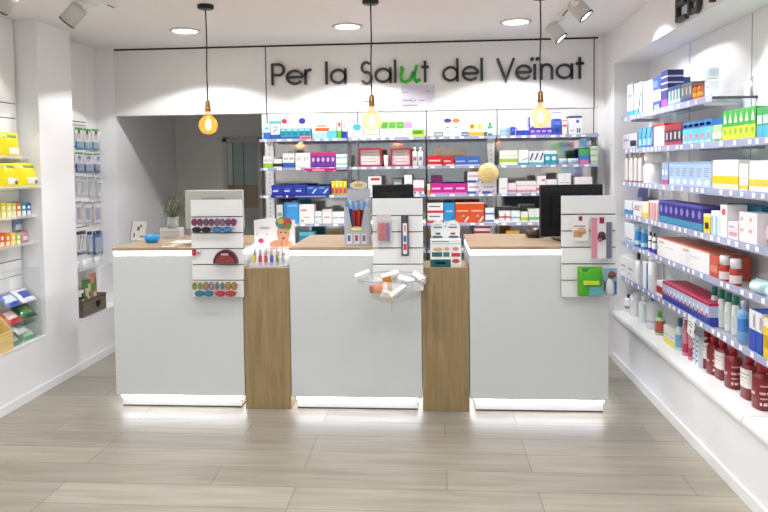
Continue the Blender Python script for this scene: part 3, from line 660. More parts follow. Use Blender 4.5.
B(3, 467.6, 496.5, 171.5, 'box', '#ECEAF1', [(0, 0, .6, .22, '#4B55B0', 'w'), (.5, .0, .95, .3, '#B39ACB', 'd'), (.1, .55, .8, .66, '#9B9BB0')], 'white boxes with purple swoosh', n=2, stack=2)
B(3, 499, 507.5, 178, 'box', '#F6F6F7', [(.2, .3, .8, .36, '#BBB')], 'tall plain white box')
B(3, 508, 516, 183, 'box', '#F5E7EC', [(0, .1, 1, .35, '#E08CA9', 'w')], 'pink-striped white box')
B(3, 516.5, 536.5, 181, 'box', '#F4EDF0', [(0, .1, 1, .28, '#E39AB3', 'w'), (.1, .6, .9, .66, '#C9B')], 'white boxes with rose stripe', n=4)
B(3, 537, 546, 176, 'box', '#F5F1F3', [(0, .15, 1, .3, '#D9617F', 'w'), (.5, .7, .9, .8, '#D9617F')], 'white box with deep pink stripe')
B(3, 546.5, 557, 179.5, 'box', '#F3F1F2', [(0, .2, 1, .3, '#C9B7C0', 'w')], 'greyish white box')
B(3, 558, 571, 173.5, 'box', '#F5F2F4', [(0, .1, 1, .22, '#E08CA9', 'w'), (.2, .5, .8, .56, '#CBB')], 'taller white boxes with pink line', n=2)
B(3, 575, 592.5, 177, 'box', '#F3EFF1', [(0, .1, 1, .3, '#D98CA0', 'w')], 'white box with pink line near right end')
# ---- fourth row
B(4, 276, 282, 205, 'box', '#D9D9DC', [(.1, .4, .9, .6, '#999')], 'grey box behind sun care card')
B(4, 283, 298, 202.5, 'box', '#3F9BDC', [(0, .0, .2, 1, '#2C7FC2'), (.25, .8, .9, .9, '#7FC0EE')], 'large sky blue box')
B(4, 298.5, 313.5, 204.5, 'box', '#F2F0F0', [(.1, .65, .5, .75, '#D88'), (.3, .3, .7, .36, '#BBB'), (.1, .1, .3, .2, '#C99')], 'square white box with fine red print')
B(4, 314, 321, 211.5, 'box', '#F0F0F3', [(.2, .5, .8, .6, '#7C93C0'), (0, .1, 1, .16, '#BCD')], 'small white boxes with blue print', n=2)
B(4, 321.5, 331, 209.5, 'box', '#F4F1F1', [(.2, .4, .8, .5, '#C99'), (.0, .85, 1, 1, '#DCC', 'w')], 'white box with pinkish lid')
B(4, 331.5, 345, 212, 'box', '#EEF0F3', [(.1, .45, .9, .55, '#8CA3C9')], 'low white boxes with blue line', n=2)
B(4, 427, 443, 203, 'box', '#EFEDEE', [(0, .0, 1, .25, '#C8353A', 'w'), (.1, .6, .8, .72, '#666')], 'white box with red foot', stack=2)
B(4, 443.6, 454.5, 203, 'box', '#2F8FD0', [(0, 0, 1, .08, '#D8E9F6', 'w'), (.2, .55, .8, .62, '#A9D3F0'), (.6, .1, .95, .4, '#1F6EAB', 'd')], 'bright blue carton')
B(4, 455, 484, 202.5, 'box', '#D9531E', [(.1, .55, .9, .62, '#F2B99C'), (.6, .05, 1, .3, '#F4E3DA', 'd'), (.0, .94, 1, 1, '#F0C8B4', 'w'), (.4, .3, .7, .4, '#A8B5D0', 't')], 'orange-red cartons', n=2)
B(4, 485, 494, 208, 'box', '#EEF2F7', [(0, .1, 1, .35, '#3F79C4', 'w')], 'white and blue small box', stack=2)
B(4, 499, 510.5, 211, 'box', '#F2F0EF', [(0, .4, 1, .55, '#D56C6C', 'w'), (.4, .2, .6, .8, '#E7B5B5')], 'small white box with red cross band')
B(4, 511, 520, 211, 'box', '#EFF3F5', [(0, .35, 1, .5, '#7FB5D3', 'w')], 'small white box with pale blue band')
B(4, 520.5, 528, 212, 'box', '#F2F4E4', [(0, .2, 1, .5, '#C7DA43', 'w')], 'small white box with yellow-green band')
B(4, 528.5, 546, 209, 'box', '#EDF3EC', [(0, .2, 1, .4, '#7DC383', 'w')], 'small white boxes with green band', n=3)
B(4, 556, 592, 211, 'box', '#F2F0F2', [(0, .2, 1, .35, '#D98CA0', 'w')], 'white cartons partly behind the right monitor', n=4)
# ---- lowest row
B(5, 474, 490, 224.5, 'box', '#F0EAEA', [(.0, .25, 1, .75, '#9D2F45', 'w')], 'white and wine red box', stack=5)
B(5, 298, 313, 232, 'box', '#2E92A8', [(.0, .8, 1, 1, '#63BACB', 'w')], 'teal carton behind the middle countertop')
B(5, 506, 520, 231, 'pouch', '#F0A92B', [], 'orange-yellow pouch', 'pouch', depth=.06)
# shelf talkers, badge
def talker(a, b_, y0, y1, col, marks, lab, cat='shelf label'):
    Y = YS0-.008; p, q = onY(a, y1, Y), onY(b_, y0, Y); w = q.x-p.x; h = q.z-p.z; o = empty('shelf_talker', ((p.x+q.x)/2, Y, p.z), 0, lab, cat); s = MB(); s.box(-w/2, w/2, 0, .001, 0, h, mat(col, .4)); patches(s, w, .001, h, marks); s.build('printed_strip', o)
talker(304.5, 336.5, 168, 172, '#C4207C', [(.25, .35, .62, .65, '#F2B9D6'), (.02, .1, .08, .4, '#F4D9E8', 'e'), (.9, .1, .96, .4, '#F4D9E8', 'e')], 'magenta shelf strip below the magenta and purple boxes')
talker(271, 329, 194.5, 198, '#2A2F86', [(.08, .3, .2, .7, '#8C96DE'), (.26, .1, .3, .9, '#E3E7F8', 'e'), (.42, .3, .95, .6, '#A9B1E5')], 'navy shelf strip below the wide navy boxes')
talker(300, 311, 136, 139.5, '#E3A0B0', [(.1, .3, .9, .7, '#C9405C')], 'short pink shelf strip under the teal boxes')
p = onY(488.3, 173, YS0-.03); o = empty('round_badge', (p.x, YS0-.03, p.z), 0, 'round pale yellow badge hanging from the second shelf edge', 'badge')
s = MB(); M = Matrix.Rotation(PI/2, 4, 'X'); s.lathe([(.0, 0), (.083, 0), (.084, .002), (.083, .004), (0, .004)], mat('#EFD79A', .4), M=M, n=32, caps=False); s.build('disc', o)
s = MB()
for k, wd in enumerate((.05, .09, .11, .10, .06)): s.box(-wd/2, wd/2, -.0048, -.0041, .038-k*.018-.002, .038-k*.018+.002, mat('#C69A4E'))
s.build('printed_text', o)
s = MB(); s.tube([(0, -.001, .083), (0, .01, .10)], .0015, STEEL); s.build('hanger', o)

# ================================================================== RIGHT WALL SHELVING
XF = 1.50
ZR = {1: 1.949, 2: 1.699, 3: 1.447, 4: 1.198, 5: .970, 6: .694, 7: ZL+.004}
LN = {1: (119, 625, -.245), 2: (149.6, 643, -.079), 3: (183.5, 622, .08), 4: (214.4, 623, .256), 5: (243, 621.6, .397), 6: (275, 618, .588), 7: (311, 611, .80)}
RN = {1: 'top', 2: 'second', 3: 'third', 4: 'fourth', 5: 'fifth', 6: 'sixth', 7: 'bottom'}
for r_ in range(1, 7):
    y0, y1 = (3.77 if r_ == 1 else 2.3), 5.50
    ym = [y0, y1] if r_ == 1 else [y0, 3.83, y1]
    for k in range(len(ym)-1):
        shelf(XF, XNR-.001, ym[k]+.003, ym[k+1]-.003, ZR[r_], 'glass shelf on the right wall, %s level%s' % (RN[r_], '' if len(ym) == 2 else (', near half', ', far half')[k]), True, 'x', 'glass shelves of the right wall')
s = MB(); s.box(XF-.004, XNR-.002, 3.752, 3.766, 1.94, 1.954, mat('#55565C', .3, 1)); s.lathe([(.010, 0), (.010, .10)], mat('#C9CBD2', .3, .8), (XNR-.03, 3.759, 1.955), 10); tag(s.build('shelf_bracket'), 'dark metal arm at the near end of the top right shelf', 'bracket')
def yfront(row, px, X):   # depth along the wall for an image column, on the shelf line
    l = LN[row]; return onX(px, l[0]+l[2]*(px-l[1]), X).y
def R(row, a, b_, top, kind, body, ps, desc, cat='box', n=1, depth=.10, dx=0, kw={}, stack=1, nm=None, z=None, jit=0, tilt=0, gap=.001):
    X = XF+(.010 if row < 7 else .038)+dx; zb = ZR[row] if z is None else z
    # the two ends on the row's true horizontal
    def yy(px):
        lo, hi = 0.8, 7.0
        for _ in range(40):
            mid = (lo+hi)/2; w_ = Vector((X, mid, zb-H)); c = RV*w_.x+DV*w_.y+UV*w_.z
            if CX+F*c.x/c.z > px: lo = mid
            else: hi = mid
        return lo
    ya, yb = yy(a), yy(b_); wt = ya-yb; w = wt/n-gap*2; kw = dict(kw)
    if nm: kw['name'] = nm
    ztop = onX((a+b_)/2, top, X).z; h = max(ztop-zb, .025)/stack - (.0012 if stack > 1 else 0)
    rnd = kind in ('bot', 'jar', 'tube')
    if rnd:
        w = min(w, (b_-a)/n*yy((a+b_)/2)/F*(1.22 if row == 7 else 1.05)); depth = min(depth, w)
    wh = 'right wall, %s level' % RN[row]
    for j in range(stack):
        spots = [(X, ya-wt*(i+.5)/n, zb+j*(h+.0012)) for i in range(n)]
        if rnd:
            X0 = X; X = X0+depth/2; spots = [(X0, yy(a+(b_-a)*(i+.5)/n), zb) for i in range(n)]; X = X0
        d2 = desc
        place_run(spots, kind, (w, depth, h), body, ps, kw, d2, cat, wh, -PI/2, True, jitter=jit, tilt=tilt)
# level 1
R(1, 627, 633, 84, 'box', '#EFF6FB', [(0, 0, 1, .2, '#58B4DC', 'w'), (.2, .6, .8, .7, '#9cf')], 'white carton with sky blue foot')
R(1, 634, 642, 83, 'box', '#E9F2F8', [(.0, .1, .5, .22, '#57AEDA'), (.5, .1, .9, .7, '#232936', 'd'), (0, 0, 1, .1, '#58B4DC', 'w')], 'white carton with black zigzag')
R(1, 643, 652.5, 81, 'box', '#CFEAF7', [(.1, .3, .9, .5, '#A6D9EF'), (.1, .6, .9, .8, '#EAF7FC'), (0, 0, 1, .1, '#8CCDEB', 'w')], 'pale cyan cartons', n=2)
R(1, 653, 660.5, 77, 'box', '#3A55AE', [(0, .3, 1, .62, '#EDF1F7', 'w'), (0, .7, .6, .9, '#6E8ADC'), (.2, .05, .8, .2, '#8CB4E6')], 'tall blue carton with white band')
R(1, 661, 667.5, 71, 'box', '#31357A', [(0, .82, 1, .86, '#D9DCEF', 'w'), (0, .66, 1, .7, '#D9DCEF', 'w'), (0, .5, 1, .54, '#D9DCEF', 'w'), (.0, .04, 1, .26, '#A44CC0', 'w')], 'tall dark violet stack-printed carton')
R(1, 668, 680.5, 86, 'box', '#5D8F9C', [(0, .2, 1, .35, '#B8D8D2', 'w'), (0, .8, 1, 1, '#2A4A7B', 'w'), (.35, .3, .65, .8, '#D6E3E6')], 'slim teal-grey cartons', n=4)
R(1, 668, 681, 79.5, 'box', '#2E64B4', [(.1, .6, .9, .8, '#7EA7E0')], 'wide blue carton behind the teal-grey ones', dx=.11, depth=.06)
R(1, 681, 692, 83, 'box', '#6A6C70', [(.0, .0, 1, .3, '#3B4A9A', 'w'), (.3, .45, .7, .8, '#B7B9BC')], 'slim dark grey cartons', n=3)
R(1, 693, 703, 82, 'bot', '#EF7A2B', [(0, .3, 1, .5, '#F6C64B', 'w')], 'orange bottles', 'bottle', n=2, kw={'cap': '#D94A25'})
R(1, 704.5, 709.5, 81, 'box', '#E4E8EE', [(.2, .6, .8, .7, '#BFC7D0')], 'plain white carton at the shelf end', depth=.05)
R(1, 704.5, 709.5, 68, 'box', '#F1F5F8', [(0, .2, 1, .8, '#D2E6F1', 'w')], 'white and pale blue carton on top of the plain white one', depth=.05, z=ZR[1]+.112+.001)
# level 2
R(2, 622.5, 637, 134, 'box', '#D5D3E0', [(.55, .25, .95, .6, '#2C3050'), (.1, .6, .5, .7, '#9C99B5')], 'lilac-grey carton with dark square')
R(2, 638.5, 652, 128, 'box', '#59B3E0', [(.5, .5, 1, 1, '#2B2E5E', 'd'), (0, 0, 1, .2, '#3B74C8', 'w'), (.1, .2, .6, .5, '#B9E0F4')], 'cyan cartons with navy corner', n=3)
R(2, 653, 664, 124, 'box', '#F6F3F3', [(0, 0, 1, .1, '#DE4034', 'w'), (0, .9, 1, 1, '#DE4034', 'w'), (0, 0, .12, 1, '#DE4034')], 'white display box with red edges')
R(2, 665, 681.5, 124, 'box', '#3E3344', [(0, 0, 1, .25, '#B3375A', 'w'), (0, .75, 1, 1, '#A62A35', 'w'), (.3, .35, .7, .65, '#C9BEC6')], 'dark cartons with wine red ends', n=4)
R(2, 682.5, 711.5, 121, 'box', '#6FCBE3', [(0, .72, 1, 1, '#3B7DD0', 'w'), (.25, .25, .75, .5, '#E88FA0', 'e'), (.1, .05, .9, .2, '#BFEAF4'), (.15, .78, .85, .9, '#C6E2F5')], 'aqua cartons with pink oval', n=5)
R(2, 712.5, 721.5, 125, 'box', '#B9DE9E', [(.0, .3, 1, .6, '#F1F6D8', 'w'), (.2, .1, .8, .25, '#4F8F45')], 'pale green carton')
R(2, 722.5, 755.5, 109, 'box', '#46B14E', [(0, .08, 1, .5, '#D6E545', 'w'), (.2, .62, .8, .92, '#E8F5DC', 't'), (.25, .25, .75, .45, '#8CC63A', 'e'), (.1, .0, .9, .06, '#2F8A3B')], 'green and yellow tall cartons', n=6)
R(2, 756.5, 775, 106, 'box', '#44A862', [(0, .0, 1, .45, '#54BAD8', 'w'), (.1, .5, .9, .75, '#C5EBE4')], 'green and cyan cartons', n=3)
# level 3
R(3, 625, 643, 153, 'bot', '#F3EFEF', [(0, .0, 1, .1, '#C84444', 'w'), (.3, .2, .7, .7, '#E6DDDD', 'n')], 'tall white bottles', 'bottle', n=4, kw={'cap': '#C9A07A', 'capf': .14})
R(3, 644, 662, 151, 'jar', '#F3F1F5', [(0, .1, 1, .3, '#E7E4EE', 'w')], 'large white domed tub', 'tub', depth=.2, kw={'cap': '#FFFFFF', 'capf': .35, 'name': 'tub'})
R(3, 661.5, 668, 163, 'box', '#9AB5DC', [(0, 0, 1, .3, '#C65A98', 'w'), (.2, .5, .8, .7, '#E9EEF6')], 'blue cartons with pink foot', n=2)
R(3, 669, 711, 162, 'box', '#B9D3EF', [(.15, .45, .85, .8, '#8FA7CF', 'l'), (.2, .15, .8, .35, '#E6F0FA', 'e'), (0, .0, 1, .08, '#6C98DC', 'w'), (0, .92, 1, 1, '#8DB5E6', 'w')], 'light blue cartons with white oval', n=6)
R(3, 712.5, 738, 160, 'box', '#F6F5F1', [(0, .25, 1, .5, '#F2D31B', 'w'), (.0, .12, 1, .22, '#F8F3C8', 'w')], 'white cartons with yellow band', n=4)
R(3, 739, 748, 164, 'box', '#F1F1F0', [(0, .15, 1, .28, '#E7D25B', 'w'), (.1, .5, .9, .54, '#CCC')], 'broad white carton with thin yellow band')
R(3, 749, 785, 160.5, 'box', '#F5F5F3', [(0, .25, 1, .45, '#EFD743', 'w')], 'white cartons with yellow stripe near the frame edge', n=5)
# level 4
R(4, 624.5, 632, 201, 'box', '#EEF3F8', [(0, 0, 1, .4, '#4E8FD0', 'w')], 'small white and blue carton')
R(4, 633, 641.5, 202, 'box', '#F2EFF0', [(.2, .45, .9, .8, '#8A2B45', 'l'), (0, .0, 1, .1, '#CC8', 'w')], 'white carton with wine red print')
R(4, 642, 648, 202, 'box', '#F2ECC9', [(0, .1, 1, .4, '#E5CF5A', 'w')], 'cream and yellow carton')
R(4, 648.5, 658, 201, 'box', '#F0E5E5', [(.1, .1, .3, .9, '#C55'), (.45, .1, .6, .9, '#C55'), (.8, .1, .95, .9, '#C55')], 'white cartons with red stripes', n=2)
R(4, 624, 645, 186.5, 'pouch', '#37357F', [(.1, .3, .4, .7, '#2F5D3A'), (.5, .4, .8, .6, '#8D8FD0')], 'dark blue-green pouch standing at the rear', 'pouch', dx=.13, depth=.05)
R(4, 659, 702.5, 203, 'box', '#35317F', [(0, .1, 1, .35, '#3F93B8', 'w'), (.25, .5, .75, .8, '#8C84D6', 'e'), (0, .9, 1, 1, '#5A55B5', 'w')], 'dark purple cartons', n=8)
R(4, 703.5, 710, 214, 'box', '#F0D534', [(.2, .3, .8, .6, '#222'), (0, .85, 1, 1, '#F8F0B0', 'w')], 'small yellow carton with black mark')
R(4, 711, 719.5, 211, 'box', '#E8F0F6', [(0, .1, .5, .8, '#9CC9E8')], 'white cartons with pale blue panel', n=2)
R(4, 720, 727, 205, 'box', '#F6F2F3', [(.2, .7, .8, .9, '#D66A74', 'e')], 'tall white carton with red dot')
R(4, 728, 762, 205, 'box', '#2D91B5', [(0, .85, 1, 1, '#237A9C', 'w')], 'large teal carton at the back', dx=.12, depth=.09)
R(4, 728, 738, 222, 'box', '#F5E9EE', [(.1, .3, .9, .5, '#D9A1B8'), (.1, .7, .6, .8, '#C9B0C0')], 'low white and pink carton')
R(4, 739, 757, 213, 'box', '#F4F2F4', [(.1, .4, .5, .5, '#DDB6C2'), (.2, .75, .4, .85, '#D99')], 'wide white carton with pink print', n=2)
R(4, 759, 780, 222, 'pouch', '#F2D3DB', [(.1, .1, .9, .4, '#D8688C')], 'pink and white soft pack', 'pack', depth=.09)
# level 5
R(5, 624.5, 634, 223, 'box', '#EAF1F6', [(0, .0, 1, .2, '#A6C7DE', 'w'), (.1, .25, .8, .3, '#889')], 'white carton with bluish foot')
R(5, 635, 647.5, 229, 'jar', '#2E86C9', [(0, .15, 1, .35, '#C5E1F2', 'w')], 'blue lidded jars', 'jar', n=2, depth=.08, kw={'cap': '#8CC6E8', 'capf': .22})
R(5, 648.5, 656.5, 233, 'bot', '#F1EFF3', [(0, .0, 1, .25, '#3C2FA8', 'w'), (0, .55, 1, .62, '#332E4A', 'w')], 'white and dark blue bottles', 'bottle', n=2, kw={'cap': '#2A2638'})
R(5, 657.5, 709, 245, 'box', '#F4F2F1', [(.08, .75, .3, .85, '#D9A9A5'), (.35, .6, .7, .64, '#C9C9CC'), (0, .97, 1, 1, '#E27B5F', 'w'), (0, 0, 1, 1, '#D9674C', 'p')], 'large white cartons with coral lid', n=2, depth=.17)
R(5, 709.5, 718, 256, 'box', '#C9563F', [(.1, .3, .9, .6, '#DE8A75')], 'coral red carton', depth=.17)
R(5, 719.5, 741, 259, 'jar', '#B8352F', [(0, .1, 1, .4, '#F0DADA', 'w')], 'red jars with white lids', 'jar', n=2, depth=.09, kw={'cap': '#F6F4F4', 'capf': .35})
R(5, 743, 775, 283, 'pouch', '#BFE0E6', [(.2, .2, .8, .7, '#E4F3F6')], 'pale aqua soft pouches lying flat', 'pouch', n=2, depth=.12)
# level 6
R(6, 620.5, 635, 258, 'box', '#F0F0F2', [(.1, .5, .7, .6, '#A9A9B5'), (.1, .3, .5, .36, '#BBB')], 'white cartons with grey print', n=2)
R(6, 635.5, 642, 253, 'bot', '#F4F4F6', [], 'white bottle with black cap', 'bottle', kw={'cap': '#26262A', 'capf': .25})
R(6, 642.5, 648, 262, 'box', '#F2F4F7', [(.7, 0, 1, 1, '#3666B4')], 'white carton with blue edge')
R(6, 648.5, 657, 259, 'bot', '#F5F5F6', [(.2, .3, .8, .5, '#DADAE2', 'n')], 'rounded white bottle', 'bottle', kw={'cap': '#F5F5F6', 'capf': .1, 'neck': .6}, depth=.09)
R(6, 656.5, 662, 281, 'box', '#F3EDEE', [(0, .3, 1, .7, '#B92F3C', 'w')], 'small white carton with red band')
R(6, 662.5, 709, 292, 'box', '#B9C4E2', [(0, 0, 1, .4, '#2F45A4', 'w'), (0, .88, 1, 1, '#B9294F', 'wp'), (.3, .3, .7, .55, '#C84F62', 'e'), (.3, .55, .7, .8, '#EEF1FA', 't')], 'blue, white and crimson cartons', n=12, depth=.15)
R(6, 711, 739, 293, 'bot', '#EDF3F0', [(.2, .2, .8, .5, '#CFE3DB', 'n')], 'white bottles with green caps', 'bottle', n=4, kw={'cap': '#17806A', 'capf': .22, 'neck': .6}, depth=.09, dx=.05)
R(6, 738, 748, 303, 'bot', '#7FB2E0', [(0, .3, 1, .6, '#4D8CD2', 'w')], 'blue bottle', 'bottle', kw={'cap': '#CFE2F4'})
R(6, 749, 762, 311, 'box', '#2C4FB8', [(0, .55, 1, 1, '#EDF0F6', 'w'), (.6, .6, .9, .9, '#D66')], 'royal blue and white cartons', n=2)
R(6, 763, 776, 320, 'box', '#F1CF24', [(.1, .3, .8, .6, '#C9A010'), (0, .8, 1, 1, '#F7EFE0', 'w')], 'yellow cartons', n=2)
R(6, 777, 790, 318, 'box', '#EE7A2A', [(.1, .3, .8, .6, '#F6B98C')], 'orange carton')
# price card hanging on level 6
p = onX(691.5, 318, XF-.012); o = empty('price_card', (XF-.012, p.y, ZR[6]+.012), -PI/2, 'white price card hanging crooked from the sixth right wall shelf', 'price card'); o.rotation_euler = (0, .18, -PI/2)
s = MB(); s.box(-.05, .05, 0, .0015, -.115, .0, WHITE); s.box(-.035, .03, -.0006, 0, -.04, -.034, GROOVE); s.box(-.035, .02, -.0006, 0, -.06, -.054, GROOVE); s.box(-.01, .012, -.0006, 0, -.10, -.08, mat('#B9A2C8')); s.build('card', o)
s = MB(); s.box(-.015, .015, -.002, .006, -.004, .006, ACRYL); s.build('clip', o)
# bottom ledge
XF7 = XF
R(7, 618.5, 629, 290, 'bot', '#EFEFF1', [(0, .3, 1, .5, '#55555D', 'w')], 'small white bottles with dark caps', 'bottle', n=2, kw={'cap': '#3A3A40', 'capf': .3})
R(7, 625.5, 632, 297, 'bot', '#F2F2F3', [(0, .2, 1, .35, '#8C8C96', 'w')], 'small white bottle', 'bottle', kw={'cap': '#44444C'})
R(7, 631, 641.5, 292, 'bot', '#F3F5F6', [(.2, .3, .8, .6, '#D8E0E6', 'n')], 'white pump bottle', 'bottle', kw={'cap': '#F4F4F6', 'pump': True, 'capf': .2})
R(7, 639.5, 648, 299, 'bot', '#EEF3F2', [(.2, .2, .5, .7, '#2E9A6C', 'n')], 'white bottle with green strip', 'bottle', kw={'cap': '#FFFFFF'})
R(7, 648, 659, 299, 'bot', '#F1F4F7', [(0, .2, 1, .26, '#BCD0E0', 'w')], 'tall white bottle with blue cap', 'bottle', kw={'cap': '#2F8ED0', 'capf': .16})
R(7, 656, 664, 314, 'bot', '#B8D9A0', [(0, .1, 1, .6, '#C0605A', 'w')], 'small red and green children shampoo bottle', 'bottle', kw={'cap': '#6CC235', 'capf': .25})
R(7, 663.5, 675, 328, 'box', '#F5F4E8', [(0, .0, 1, .35, '#EBDD5C', 'w'), (.2, .5, .8, .6, '#CCC')], 'white and yellow cartons', n=2)
R(7, 676, 684, 321, 'bot', '#CFE3EC', [(0, .1, 1, .5, '#7FB0CE', 'w')], 'pale blue bottle with teal cap', 'bottle', kw={'cap': '#127C92', 'capf': .25})
R(7, 683, 695, 324, 'bot', '#D98A98', [(0, .1, 1, .35, '#B9415C', 'w')], 'rose pink bottles', 'bottle', n=2, kw={'cap': '#B9606E', 'capf': .15}, depth=.08)
R(7, 692.5, 699.5, 335, 'box', '#EDF2F6', [(.1, .1, .55, .9, '#2B5DAA', 'l'), (.7, 0, 1, 1, '#A6D2E0')], 'white cartons with blue letters', n=2)
cream = [(.12, .26, .95, .66, '#EFE9E6', 'n'), (.3, .54, .8, .56, '#A9787A', 'n'), (.3, .46, .7, .48, '#B98A8A', 'n'), (.3, .38, .8, .39, '#C9A9A9', 'n')]
wine = [(.62, .08, 1.2, .62, '#8A262C', 'n'), (.7, .5, 1.08, .53, '#D9BFBF', 'n'), (.68, .34, 1.12, .39, '#EAD3D3', 'n'), (.72, .24, 1.05, .27, '#E3C9C9', 'n'), (.7, .11, .82, .17, '#F3E6E6', 'n'), (.9, .11, 1.05, .17, '#F3E6E6', 'n'), (.1, .3, .5, .36, '#D9BFBF', 'n')]
for px, tp, dxx, pale, lb in ((706.5, 334, .008, 1, 'lotion bottle with cream label and red cap, farthest of three'), (715.5, 342, 0, 0, 'all wine red lotion bottle with red cap, farthest of three'),
                              (722, 340, .008, 1, 'lotion bottle with cream label and red cap, middle of three'), (734, 350, 0, 0, 'all wine red lotion bottle with red cap, middle of three'),
                              (743, 352, .115, 0, 'dark red bottle at the very back behind the lotion bottles'), (748.5, 357, .008, 1, 'lotion bottle with cream label and red cap, nearest of three'),
                              (762.5, 364, 0, 0, 'all wine red lotion bottle with red cap, nearest of three')):
    lo, hi = 1.0, 6.5; X_ = XF+.048+.035
    for _ in range(40):
        mid = (lo+hi)/2; w_ = Vector((X_, mid, ZR[7]-H)); c = RV*w_.x+DV*w_.y+UV*w_.z
        if CX+F*c.x/c.z > px: lo = mid
        else: hi = mid
    b_ = bottle(.088, .07, .235, '#7E1B22', cream if pale else wine, cap='#A51E2A', capf=.25, neck=.36, sq=.62); b_.location = (XF+.048+dxx, lo, ZR[7]); b_.rotation_euler = (0, 0, -PI/2+(.12 if pale else .2))
    tag(b_, lb+', right wall, bottom level', 'bottle', 'wine red lotion bottles')

# ================================================================== COUNTER ITEMS
ZT = 1.0805
# monitors
def monitor(loc, rz, w, h, col, lab, z0=.10, th=.035, stand=True):
    o = empty('computer_monitor', loc, rz, lab, 'monitor'); m_ = mat(col, .35)
    s = MB(); s.box(-w/2, w/2, -th/2, th/2, z0, z0+h, m_); s.build('casing', o, bevel=.006)
    s = MB(); s.box(-w/2+.015, w/2-.015, th/2, th/2+.001, z0+.02, z0+h-.015, mat('#101820', .1)); s.build('screen', o)
    s = MB(); s.box(-w*.32, w*.32, -th/2-.012, -th/2, z0+h*.2, z0+h*.8, m_)
    for k in range(7): s.box(-w*.2, w*.2, -th/2-.0128, -th/2-.012, z0+h*.62+k*.008, z0+h*.62+k*.008+.003, mat('#555' if col[1] > '8' else '#333538'))
    s.build('rear_cover', o, bevel=.003)
    s = MB(); s.box(-.03, .03, -th/2-.03, -th/2-.012, .012, z0+h*.4, m_); s.box(-.11, .11, -.09, .09, 0, .012, m_); s.build('stand', o, bevel=.003)
    return o
p0 = onY(215, 190, 4.62); monitor((onY(214.5, 200, 4.62).x, 4.62, ZT), 0, .41, p0.z-ZT-.10, '#B7B8B2', 'light grey monitor seen from behind on the left counter', .10, .04)
p0 = onY(393, 184.5, 4.75); monitor((onY(393, 200, 4.75).x, 4.75, ZT), .05, .29, p0.z-ZT-.12, '#17181B', 'black monitor behind the slat panel on the middle counter', .12)
p0 = onY(570, 184.5, 4.72); monitor((onY(571, 200, 4.72).x, 4.72, ZT), .16, .44, p0.z-ZT-.025, '#1A1B1E', 'wide black monitor turned sideways on the right counter', .025)
# blue bowl, papers, brochure, vase
def bowl(px, py, y, r, h, col, lab, metal=0, z=ZT, t=.004):
    p = onY(px, py, y); o = empty('bowl', (p.x, y, z), 0, lab, 'bowl'); m_ = mat(col, .3, metal); s = MB()
    s.lathe([(0, 0), (r*.6, 0), (r*.85, h*.35), (r, h), (r-t, h), (r*.83, h*.4), (r*.55, t), (0, t)], m_, n=26, caps=False); s.build('shell', o); return o
bowl(152, 238, 4.66, .058, .05, '#1E9BE0', 'small bright blue bowl on the left counter')
bowl(534, 238, 4.9, .075, .06, '#5B5149', 'dark metal bowl beside the black monitor', .6)
for i, (px, y, a, w, l_) in enumerate(((168, 4.42, .3, .08, .05), (176, 4.52, -.2, .06, .10), (183, 4.7, .1, .13, .16))):
    p = onZ(px, 240, ZT); s = MB(); s.box(-w/2, w/2, -l_/2, l_/2, 0, .0012*(i+1), WHITE); s.box(-w*.35, w*.3, l_*.1, l_*.16, .0012*(i+1), .0012*(i+1)+.0003, GROOVE); o = s.build('paper_slip'); o.location = (onY(px, 240, y).x, y, ZT); o.rotation_euler = (0, 0, a)
    tag(o, ('small crumpled white paper slip in front of the blue bowl', 'narrow white paper slip lying right of the blue bowl', 'sheaf of white paper lying beside the slat panel')[i], 'paper')
p = onY(137, 240, 4.84); o = empty('brochure', (p.x, 4.84, ZT), -.15, 'pale standing brochure with dark print behind the blue bowl', 'brochure')
s = MB(); M = Matrix.Rotation(-.28, 4, 'X'); s.box(-.06, .06, 0, .004, 0, .14, mat('#D9D5D0', .5), M); s.box(-.062, -.055, 0, .02, 0, .14, mat('#6B5D58', .5), M)
for x, z, w_, h_ in ((-.01, .07, .02, .03), (.012, .095, .014, .02), (-.035, .02, .012, .03), (.02, .02, .03, .01)): s.box(x, x+w_, -.0008, 0, z, z+h_, mat('#55504E'), M)
s.build('cover', o)
p = onY(172, 240, 5.0); s = MB(); s.box(-.075, .075, -.04, .05, 0, .072, mat('#D6D8D8', .4)); s.box(-.0755, .0755, -.041, -.04, .045, .048, GROOVE); o = s.build('storage_box', bevel=.003); o.location = (p.x, 5.0, ZT); tag(o, 'pale grey box under the plant jar on the left counter', 'box')
vx = onY(173, 220, 5.0).x; vz = ZT+.0725; o = empty('vase', (vx, 5.0, vz), 0, 'clear glass jar standing on the pale grey box', 'vase')
s = MB(); s.lathe([(0, 0), (.042, 0), (.046, .02), (.044, .075), (.048, .085), (.045, .085), (.041, .075), (.043, .02), (0, .004)], mat('#DCE6E6', .03, 0, 0, 0, .35), n=22, caps=False); s.build('glass_body', o)
s = MB(); s.lathe([(0, .006), (.038, .006), (.039, .045), (0, .045)], mat('#B8C4C0', .05, 0, 0, 0, .5), n=18, caps=False); s.build('water', o)
o = empty('plant', (vx, 5.0, vz+.008), 0, 'loose green and violet dried flower bunch in the glass jar', 'plant')
st = MB(); lf = MB(); fl = MB(); G1 = mat('#4C5A3A', .6); G2 = mat('#6F7A45', .6); V1 = mat('#4B4660', .6)
